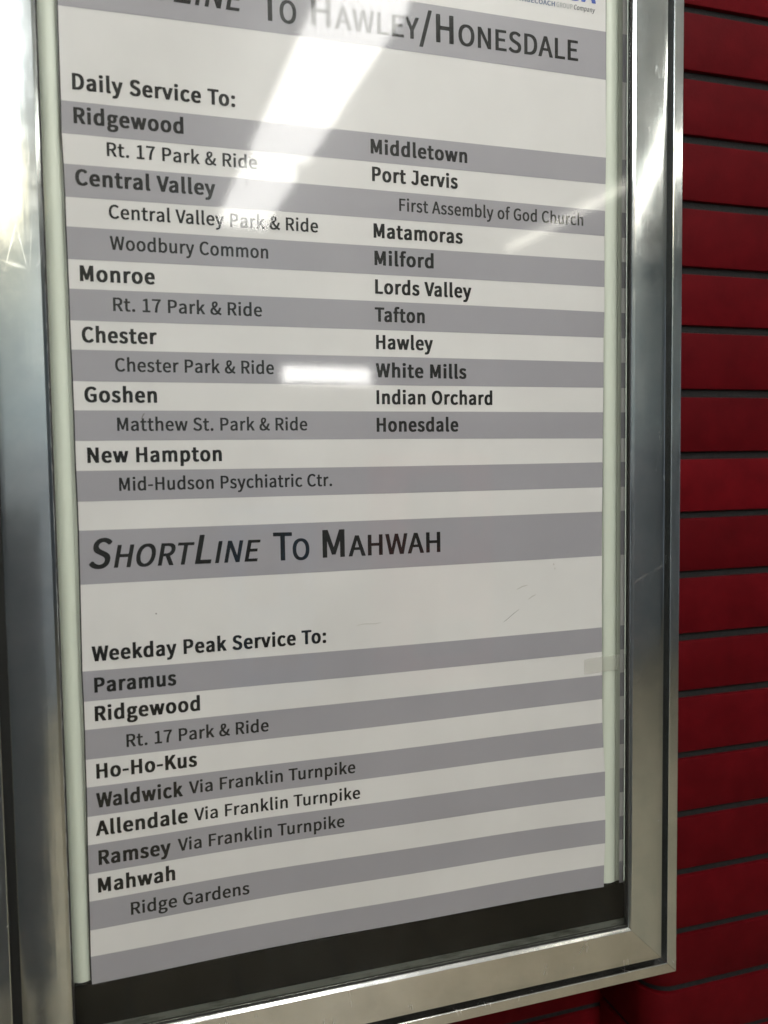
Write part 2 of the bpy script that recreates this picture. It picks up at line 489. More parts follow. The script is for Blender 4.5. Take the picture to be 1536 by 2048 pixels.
def sheet(name, pairs, material, lift, parent, sub=1):
    vs, fs = [], []
    for (ra, rb) in pairs:
        base = len(vs)
        for s_ in range(sub + 1):
            for k in range(NX + 1):
                a = rowpt(ra, k / NX); c = rowpt(rb, k / NX); f_ = s_ / sub
                x = a[0] + (c[0] - a[0]) * f_; z = a[1] + (c[1] - a[1]) * f_
                vs.append((x, yat(x, z) - lift, z))
        for s_ in range(sub):
            for k in range(NX):
                i_ = base + s_ * (NX + 1) + k
                fs.append((i_, i_ + NX + 1, i_ + NX + 2, i_ + 1))
    return pydata(name, vs, fs, material, parent, True)
paper = sheet('paper', [(i, i + 1) for i in range(len(ROWS) - 1)], M['paper'], 0, poster, 4)
GREY = [1] + [3 + 2 * k for k in range(7)] + [17] + [19 + 2 * k for k in range(6)]
for r in GREY:
    sheet('grey_stripe', [(r, r + 1)], M['grey'], .00016, poster, 2)
# the sheet goes on past the pale strip on the right: its edge shows in the gap
def sliver(name, ra, rb, material, lift):
    (xa, za), (xb, zb) = rowpt(ra, 1), rowpt(rb, 1); y = -.0004 - lift
    pydata(name, [(.5507, y, za), (.5735, y, za), (.5735, y, zb), (.5507, y, zb)], [(0, 1, 2, 3)], material, poster)
sliver('paper_edge', 0, len(ROWS) - 1, M['paper'], 0)
for r in GREY: sliver('grey_stripe', r, r + 1, M['grey'], .0002)
# black sheet painting the thin shadow line down each side of the paper
vs, fs = [], []
for r in range(len(ROWS)):
    (a, z1_), (c, z2_) = rowpt(r, 0), rowpt(r, 1)
    zz = min(z1_, z2_) if r < len(ROWS) - 1 else max(z1_, z2_) + .0008
    vs += [(a - .0013, .0015, z1_), (c + .0014, .0015, z2_), (a - .0013, .0022, z1_), (c + .0014, .0022, z2_)]
for r in range(len(ROWS) - 1):
    q = r * 4
    fs += [(q, q + 4, q + 5, q + 1), (q + 2, q + 3, q + 7, q + 6), (q, q + 2, q + 6, q + 4), (q + 1, q + 5, q + 7, q + 3)]
pydata('paper_edge_shadow', vs, fs, M['black'], poster)

# lettering: outlines of a humanist sans, 1000 units = cap height
GR = """A766|7 1 1 7 0 27 292 993 308 1000 469 997 762 41 765 7 756 1 735 0 602 0 590 7 511 291 504 295 259 295 251 291 168 4 154 0|291 432 294 426 301 426 441 426 469 427 471 432 385 746 378 750
B824|121 1 114 14 114 993 121 999 135 1000 464 998 527 989 604 964 646 938 689 892 710 851 722 804 725 716 714 655 704 628 681 587 660 563 632 541 636 534 685 507 721 473 744 440 766 385 775 304 771 236 760 189 742 149 716 108 681 73 614 34 548 12 492 3 429 0|284 135 387 132 457 138 520 158 556 182 584 216 596 243 606 304 597 358 568 405 527 435 464 455 394 461 285 459|284 595 296 590 366 590 429 596 471 607 513 630 543 669 551 689 557 730 548 784 523 824 485 850 436 865 366 869 296 869 284 865
C801|385 -11 322 6 253 44 217 71 179 111 133 179 103 246 83 314 69 395 63 496 68 598 84 686 110 767 135 821 171 875 220 929 273 967 336 996 392 1011 462 1017 525 1015 588 1002 630 984 667 963 707 930 740 895 741 868 685 794 672 785 627 787 593 821 553 850 518 866 483 874 448 871 413 860 371 837 336 807 309 773 285 733 263 679 248 618 237 510 240 442 248 382 263 321 285 267 308 226 335 192 371 161 413 139 476 125 518 134 553 150 587 172 644 230 686 234 704 226 762 152 764 132 739 98 697 57 658 30 609 6 555 -10 518 -15 455 -17
D860|121 1 114 14 114 993 121 999 135 1000 373 1000 450 995 527 979 590 953 646 915 695 865 727 818 756 757 778 682 791 601 795 514 791 405 778 324 758 257 728 189 692 135 646 87 590 49 527 22 457 6 380 0|287 135 380 138 429 149 478 170 514 196 546 230 576 277 596 324 610 378 618 432 622 500 618 574 599 669 576 730 548 773 506 813 478 833 436 851 387 863 285 865 284 142
E744|121 1 114 14 114 993 121 999 135 1000 667 997 671 986 671 939 671 872 667 865 296 863 284 858 284 601 288 595 597 594 609 588 610 561 610 466 604 457 284 453 284 142 296 139 674 138 682 135 684 128 683 7 667 0
F700|121 1 114 14 114 993 121 999 135 1000 667 997 671 986 671 939 671 872 667 865 296 863 284 858 284 574 296 571 590 571 609 568 611 439 590 433 286 432 283 7 268 0
G861|392 -10 322 10 273 33 230 64 175 118 135 179 105 242 85 307 69 395 63 496 68 598 84 686 111 767 137 821 174 875 224 928 273 964 343 996 406 1011 476 1017 546 1014 616 999 690 963 732 929 765 895 765 868 700 786 651 787 616 821 574 851 539 866 497 875 462 871 420 859 378 837 343 810 315 778 287 733 264 679 249 625 240 564 237 503 240 442 253 361 283 273 306 233 339 192 372 165 420 140 462 129 504 126 553 137 597 159 617 179 617 395 609 399 438 402 434 415 435 530 455 535 770 534 778 530 779 523 779 105 756 78 714 44 664 17 606 -4 539 -15 497 -17
H907|121 1 114 14 114 993 128 1000 170 1000 268 1000 283 993 284 601 289 597 611 596 623 601 624 993 639 1000 786 999 794 993 794 986 794 7 779 0 723 0 639 0 624 7 623 453 289 456 284 453 283 7 268 0
I396|121 1 114 14 114 993 128 1000 275 999 283 993 284 986 283 7 268 0
J680|225 -11 162 10 111 44 73 84 54 111 37 145 38 165 113 228 127 233 169 232 200 186 225 157 253 138 288 126 316 130 337 139 355 152 378 186 395 240 401 300 401 882 190 886 185 895 185 990 190 998 204 1000 568 997 572 983 572 294 565 206 552 152 536 111 512 71 472 30 426 3 372 -13 323 -17
K811|121 1 114 14 114 993 128 1000 170 1000 268 1000 283 993 284 608 289 596 584 993 604 1000 765 997 770 986 765 966 506 615 807 34 810 7 793 0 667 0 639 0 628 7 394 459 284 311 283 7 268 0
L690|121 1 114 14 114 993 128 1000 275 999 283 993 284 986 284 142 296 139 653 138 660 128 660 7 653 1 639 0
M1005|121 1 114 14 114 993 121 999 149 1000 289 1000 305 993 499 385 506 374 700 993 716 1000 884 999 891 993 892 986 891 7 877 0 751 0 737 1 729 7 726 581 722 581 567 101 548 97 450 98 436 101 433 108 275 596 273 7 254 0
N901|121 1 114 14 114 993 121 999 149 1000 268 1000 286 993 625 332 622 993 639 1000 779 999 787 993 787 986 787 7 772 0 653 0 625 0 614 7 275 672 277 7 261 0
O923|378 -11 296 17 258 37 210 75 166 125 133 179 105 241 82 321 68 409 63 510 68 598 81 679 104 760 134 827 168 882 211 929 256 963 315 993 378 1011 469 1017 546 1011 616 990 665 964 712 929 756 879 791 824 817 767 841 686 855 598 860 496 855 409 843 327 820 246 791 179 757 125 734 98 708 71 665 37 609 8 546 -11 469 -17|429 132 462 126 518 140 560 164 591 192 625 240 658 315 675 382 684 442 684 564 675 625 662 679 642 733 610 787 560 837 518 861 462 874 405 861 368 841 330 807 308 780 281 733 263 686 248 625 240 564 237 496 247 388 263 321 280 273 306 226 336 188 371 159 399 142
P795|121 1 114 14 114 993 121 999 135 1000 464 997 527 988 569 977 611 960 653 932 681 905 709 865 728 818 739 757 743 696 739 642 727 581 709 534 683 493 652 459 614 432 569 411 520 396 471 388 289 384 284 378 283 7 268 0|284 520 373 518 443 526 499 547 538 581 554 608 564 635 571 669 571 730 552 791 539 811 517 831 476 851 436 861 366 866 285 865
Q923|644 -236 568 -215 498 -175 437 -114 410 -73 381 -13 329 2 273 27 231 56 190 96 154 143 120 204 97 264 79 332 67 413 64 481 68 596 81 683 108 771 133 825 167 879 210 928 259 965 308 990 378 1011 469 1017 546 1011 609 993 665 964 714 927 745 893 791 825 821 758 842 683 856 596 860 508 856 413 844 332 828 271 806 210 769 143 739 102 699 62 651 28 602 5 567 -6 581 -27 614 -60 658 -87 686 -97 742 -105 805 -92 853 -94 860 -114 879 -209 875 -217 854 -226 791 -239 714 -242|443 123 483 123 532 142 557 156 587 183 619 224 641 264 661 319 675 379 686 501 684 562 674 629 661 683 643 731 621 771 590 812 553 842 518 861 462 874 406 862 364 839 334 812 302 771 280 731 259 670 240 569 237 508 240 440 249 373 262 319 290 251 330 190 364 158 401 136
R798|121 1 114 14 114 993 121 999 135 1000 478 998 541 989 618 962 654 939 688 907 712 872 723 845 741 777 745 716 743 662 724 581 691 520 668 493 639 468 564 426 766 34 769 7 751 0 590 3 383 405 373 410 296 410 284 405 283 7 268 0|284 547 296 542 380 542 450 549 499 568 541 604 567 655 573 689 573 736 558 791 524 831 485 852 443 862 387 866 285 865
S752|297 -11 219 10 176 30 129 59 80 101 52 132 52 152 59 162 118 240 129 244 164 244 177 240 241 180 303 145 374 126 426 132 479 157 503 179 516 199 532 246 528 304 510 341 475 375 423 406 231 503 175 544 150 571 119 618 102 659 92 733 95 794 106 841 129 888 171 941 207 969 241 988 280 1003 325 1013 402 1017 472 1011 542 991 612 952 675 895 675 868 619 791 598 786 563 789 499 841 437 868 395 875 346 865 305 841 278 807 265 767 270 719 292 679 325 649 379 618 557 530 608 496 650 456 673 422 697 361 706 280 702 219 683 152 653 98 598 44 554 17 507 -2 451 -13 374 -17
T755|298 2 292 14 292 858 284 863 36 865 32 872 32 993 39 999 53 1000 718 998 724 986 724 872 720 865 473 863 463 858 463 7 445 0
U899|369 -12 327 -3 278 17 236 44 201 77 159 145 144 179 127 240 114 321 110 409 113 996 131 1000 257 1000 278 996 280 415 290 300 316 219 349 172 397 138 453 126 488 132 516 144 559 179 586 220 613 300 623 415 626 996 642 1000 782 999 789 990 789 409 783 307 774 246 755 179 731 125 698 77 663 44 621 17 572 -3 516 -14 439 -17
V727|277 2 270 14 -3 973 -3 993 4 999 32 1000 158 1000 172 993 368 257 560 993 578 1000 725 999 731 993 732 973 458 7 445 0
W1083|215 1 208 7 206 20 26 973 26 993 40 1000 152 1000 187 1000 199 993 313 324 320 340 464 993 481 1000 621 997 743 473 775 312 891 993 901 999 915 1000 1041 1000 1055 994 1055 973 878 7 866 0 782 0 698 0 686 7 544 648 537 644 398 7 383 0
Y676|253 6 251 385 -3 966 -5 993 1 999 15 1000 155 1000 169 995 337 580 358 622 508 993 526 1000 673 999 681 993 680 970 424 385 422 7 414 1 400 0 267 0
a713|212 -11 170 4 142 20 105 57 85 91 68 152 65 199 68 253 81 300 98 334 126 368 170 402 206 422 261 444 327 463 450 485 455 490 452 517 439 564 419 598 387 623 359 632 317 626 276 611 191 560 142 558 133 564 93 645 92 665 114 686 177 722 233 746 275 758 324 766 387 768 436 764 478 754 520 733 546 713 569 686 592 645 616 564 624 463 624 10 621 3 611 0 485 1 477 3 474 10 471 42 464 42 401 6 352 -11 275 -17|300 118 324 118 373 137 405 159 452 199 455 206 455 361 450 364 394 352 322 327 286 307 251 273 232 226 235 179 243 159 259 138
b778|355 -12 309 3 257 33 250 8 243 1 117 0 106 3 103 10 103 1071 110 1081 257 1083 272 1077 272 726 278 720 327 747 397 767 453 768 502 764 558 747 612 713 655 665 684 611 710 523 720 456 722 395 719 307 707 240 690 186 665 132 648 105 602 50 567 23 523 1 481 -12 432 -17|375 125 397 121 434 132 465 152 496 186 516 219 531 260 547 341 549 388 544 463 525 537 507 571 477 605 446 623 411 631 372 618 341 600 304 571 273 537 275 186 320 149
c651|308 -11 266 0 224 19 178 50 135 98 112 131 91 174 72 233 60 300 56 382 61 449 71 503 92 571 120 625 154 670 184 699 223 726 273 750 322 763 399 768 462 763 525 742 567 715 609 679 607 652 556 577 546 571 504 571 448 612 399 631 357 620 308 588 265 530 238 456 229 375 237 294 249 253 275 199 301 165 329 142 378 122 406 121 462 143 518 187 567 188 574 184 620 105 622 77 553 25 483 -5 448 -13 399 -17
d780|282 -12 240 0 205 17 160 50 131 84 111 118 84 179 70 233 61 294 58 375 61 449 72 510 89 564 113 618 145 665 176 699 205 721 254 749 303 764 401 767 450 759 506 734 509 740 508 1077 527 1083 667 1082 676 1077 677 1071 677 10 674 3 660 0 534 1 527 10 520 38 471 8 421 -10 366 -17|354 125 380 121 429 139 465 165 507 213 506 564 445 611 387 631 359 624 331 609 303 586 284 564 250 496 232 415 230 368 237 294 258 219 275 186 296 160 317 142
e703|315 -11 264 3 224 22 192 44 148 84 114 132 91 179 73 233 61 294 56 375 61 449 72 510 92 571 115 618 138 652 182 701 224 731 259 749 301 762 364 768 441 763 490 750 532 727 561 706 588 675 615 632 644 550 655 483 658 402 652 334 630 329 231 329 227 327 227 321 236 273 251 233 269 199 304 159 336 135 364 123 413 115 474 132 539 169 588 169 631 84 632 64 628 57 574 23 490 -8 406 -17|227 456 238 450 322 450 490 450 501 456 488 530 462 584 427 618 378 636 350 630 324 618 280 580 250 530
f434|125 3 121 14 121 615 36 622 35 736 48 743 121 750 123 892 129 939 152 1007 188 1055 216 1075 244 1088 279 1096 363 1100 426 1091 468 1077 475 1068 474 1047 449 953 405 950 356 967 342 965 328 957 311 939 299 912 293 885 292 750 419 748 425 736 425 635 422 622 412 618 290 615 289 7 272 0
g714|258 -323 197 -309 130 -275 106 -255 84 -228 69 -201 59 -167 56 -99 66 -52 96 2 135 42 108 83 98 110 92 157 95 205 113 252 150 299 107 367 83 441 79 495 82 549 104 623 132 671 178 718 216 742 286 764 370 768 412 764 461 750 685 748 691 738 690 630 678 623 594 623 584 617 606 556 612 482 601 401 586 360 566 326 544 299 513 272 447 239 405 230 356 227 307 228 265 236 250 211 244 184 256 151 272 137 293 128 324 123 468 123 546 117 594 105 643 79 664 60 682 36 699 -18 702 -72 699 -113 687 -154 660 -201 617 -248 573 -279 531 -299 482 -315 419 -326 335 -329|330 -208 363 -211 412 -203 454 -187 486 -167 518 -133 532 -99 533 -72 518 -39 489 -20 454 -12 258 -10 234 -39 216 -76 211 -99 218 -133 237 -164 257 -181 293 -198|341 346 349 345 377 355 416 387 442 434 453 495 447 542 427 590 411 610 386 630 349 644 325 637 302 623 271 590 250 542 244 495 251 448 271 401 300 367
h765|110 1 103 14 103 1074 108 1081 117 1083 264 1082 271 1078 273 1068 271 716 278 711 328 743 383 763 439 768 509 764 551 752 593 727 627 689 645 655 666 581 673 527 674 7 663 0 635 0 523 0 506 7 506 446 502 514 495 547 478 588 452 615 418 627 383 618 353 601 299 554 273 520 273 7 257 0
i375|108 3 103 14 104 743 122 750 262 749 273 743 273 736 273 7 255 0|157 864 136 869 115 882 94 912 87 959 94 1007 115 1036 143 1051 199 1055 241 1049 271 1027 286 1000 291 953 283 912 265 885 241 869 206 863
j375|-7 -313 -49 -299 -56 -292 -55 -271 -35 -184 -28 -176 -7 -175 21 -176 49 -185 63 -184 77 -174 89 -157 103 -102 105 742 119 750 266 749 273 742 273 735 273 -69 271 -116 259 -190 239 -238 214 -271 190 -292 163 -305 126 -315 84 -319|161 864 121 877 106 891 94 911 86 958 93 1006 111 1033 140 1050 196 1055 238 1050 257 1039 271 1026 286 999 291 952 283 911 266 886 243 871 217 864
k700|110 1 103 14 103 1074 108 1081 117 1083 257 1083 266 1081 271 1068 271 450 488 747 649 750 664 743 661 716 462 446 461 439 690 34 693 7 684 1 670 0 530 0 516 6 355 303 272 196 270 7 257 0
l386|187 -11 157 3 131 30 113 71 104 125 103 1071 104 1077 117 1083 257 1083 271 1078 273 1071 273 152 280 125 320 118 325 111 340 3 334 -5 285 -16 229 -17
m1139|110 1 103 14 104 743 117 750 243 749 253 743 257 700 320 743 362 760 418 768 481 766 516 759 558 741 593 712 621 673 660 709 705 741 747 759 782 767 831 768 884 764 915 755 943 741 975 716 997 689 1014 655 1034 588 1042 534 1041 4 1027 0 894 0 876 7 875 446 871 514 865 547 848 588 821 615 789 627 757 615 719 589 683 554 658 520 657 7 642 0 565 0 502 0 490 7 489 446 485 514 479 547 462 588 435 615 404 627 372 615 341 595 275 527 273 7 257 0
n768|110 1 103 14 104 743 117 750 243 749 253 743 257 699 264 700 328 743 369 759 404 766 460 768 509 764 544 755 572 742 605 716 627 689 657 622 667 574 674 473 674 7 663 0 635 0 523 0 506 7 506 446 502 514 495 547 478 588 452 615 418 627 383 618 353 601 299 554 273 520 273 7 257 0
o764|308 -11 261 3 224 20 191 44 148 84 115 132 91 179 73 233 61 294 56 375 61 456 73 517 94 577 118 625 147 665 182 701 229 733 266 750 308 762 371 768 448 763 504 747 539 730 575 706 617 665 649 618 673 571 691 517 702 456 707 375 702 294 691 233 670 172 645 125 621 91 581 50 532 17 497 1 455 -11 385 -17|359 125 385 120 413 127 441 142 469 167 489 192 515 246 534 334 534 409 528 456 504 530 479 571 445 605 413 622 385 630 350 622 322 607 280 564 247 496 230 409 231 334 237 294 260 219 275 192 301 160 322 142
p780|110 -300 103 -288 105 746 124 750 243 749 251 746 257 708 327 747 397 767 453 768 502 764 551 750 600 722 628 698 656 665 681 617 705 545 719 462 723 381 718 307 706 239 690 185 665 131 633 84 601 50 566 23 523 1 474 -13 383 -16 334 -7 278 18 273 16 273 -295 257 -301|377 124 397 121 433 131 464 151 495 185 515 219 531 259 547 347 544 462 525 536 508 570 474 607 446 623 411 631 376 620 341 600 289 557 273 536 273 192 285 176 318 151
r508|110 1 103 14 104 743 117 750 243 749 253 743 257 695 306 738 355 762 397 768 439 768 474 764 498 757 511 750 515 730 495 622 488 615 453 614 404 624 362 604 330 574 313 551 275 473 273 7 257 0
s602|222 -11 173 2 123 23 75 53 36 84 34 111 86 192 103 197 138 196 194 153 229 133 268 118 306 112 348 124 380 152 396 186 396 219 383 248 341 286 180 363 145 386 114 415 90 449 71 503 68 544 71 591 81 632 105 679 131 708 180 742 215 756 257 765 334 768 390 763 432 751 474 733 516 706 546 679 546 659 495 584 481 577 439 578 369 625 334 637 313 638 285 630 257 611 237 577 234 544 246 517 274 490 320 464 446 407 494 375 521 348 551 295 560 260 563 213 560 165 544 111 523 75 495 44 445 10 404 -6 362 -14 285 -17
t495|265 -11 209 9 182 30 150 77 135 118 124 186 122 233 122 611 118 617 41 618 27 625 30 740 118 748 129 753 140 942 144 949 153 951 287 949 291 942 293 751 447 750 461 747 464 740 464 632 461 621 447 618 300 618 293 616 291 611 291 240 293 199 302 165 314 142 334 125 356 117 412 134 459 132 483 37 483 17 447 0 384 -14 321 -17
u765|255 -12 223 -4 194 10 161 37 125 91 103 165 94 273 97 746 115 750 241 750 262 745 264 300 268 233 279 186 293 159 318 135 353 123 384 132 426 159 465 198 494 240 497 746 591 750 660 746 661 5 647 0 521 1 512 10 507 55 445 10 395 -10 332 -17
v664|242 6 13 716 11 743 25 750 137 750 172 749 183 743 333 231 340 243 486 743 501 750 648 748 653 743 651 716 427 7 417 0 403 0 256 0
w994|209 3 203 14 27 723 28 743 34 748 62 750 181 750 197 743 300 290 307 283 417 743 433 750 566 750 580 746 692 285 699 272 803 743 811 749 825 750 951 750 965 746 967 723 795 7 783 0 748 0 622 0 604 7 496 460 390 7 384 2 370 0
x637|20 1 14 7 17 34 216 392 33 716 30 743 48 750 202 748 321 530 328 528 440 748 601 748 607 743 604 716 420 378 620 34 622 5 601 0 461 0 447 5 314 246 307 243 191 14 181 2
y664|74 -302 46 -292 39 -281 63 -166 109 -163 144 -172 172 -160 188 -146 214 -116 234 -78 252 -31 263 16 15 712 11 726 13 746 32 750 137 750 182 746 347 245 489 746 508 750 648 748 653 739 653 726 641 685 414 -51 384 -132 364 -173 338 -214 305 -252 270 -279 242 -293 207 -303 165 -308 109 -307
z610|43 1 36 14 38 95 354 615 78 620 73 628 73 743 85 749 99 750 547 750 568 745 569 655 252 135 575 130 581 122 580 7 561 0
1704|106 1 99 14 99 101 99 128 106 133 288 135 291 142 291 818 141 823 137 831 138 926 245 959 323 999 449 1000 459 993 460 986 460 142 463 135 617 135 631 130 632 7 624 1 610 0
7704|235 1 228 7 228 20 243 230 255 324 291 493 349 662 383 736 451 858 438 863 60 864 53 872 53 993 60 999 74 1000 648 998 653 986 652 899 599 817 546 723 485 581 456 486 423 311 413 216 400 7 382 0
.379|144 -13 108 10 85 50 82 111 93 152 116 181 151 198 207 200 245 192 272 172 294 132 298 84 288 37 264 3 235 -12 193 -17
:379|144 -13 108 10 85 50 82 111 93 152 116 181 151 198 207 200 245 192 272 172 294 132 298 84 288 37 264 3 235 -12 193 -17|151 516 116 533 100 550 89 571 81 625 91 679 115 713 144 728 200 733 240 726 270 706 293 665 298 618 289 571 270 540 242 521 207 514
&851|255 -11 213 0 150 31 111 64 87 94 60 145 41 213 38 267 40 314 58 382 90 442 129 490 197 550 199 557 162 672 151 767 161 855 189 922 229 969 286 1003 325 1014 360 1017 430 1014 465 1006 493 993 521 972 546 942 572 882 579 800 567 726 538 665 489 605 399 523 396 517 466 415 563 305 570 308 577 320 613 395 639 463 665 550 682 555 794 555 823 550 823 523 778 382 729 273 686 199 703 183 759 147 829 116 835 111 835 91 806 -10 794 -17 752 -16 710 -1 654 26 584 71 497 17 437 -6 346 -17|325 118 353 116 400 132 444 159 461 172 460 179 359 294 276 412 247 382 216 327 205 287 206 253 222 199 251 159 287 132|328 659 332 654 345 665 391 713 413 746 428 787 430 820 421 855 403 882 381 895 353 882 332 861 309 807 307 746
/513|15 -234 9 -229 9 -209 361 1075 379 1080 491 1079 499 1075 498 1048 148 -229 134 -236
-460|56 324 49 336 49 424 50 444 56 448 392 450 410 444 412 336 406 325
 316
"""
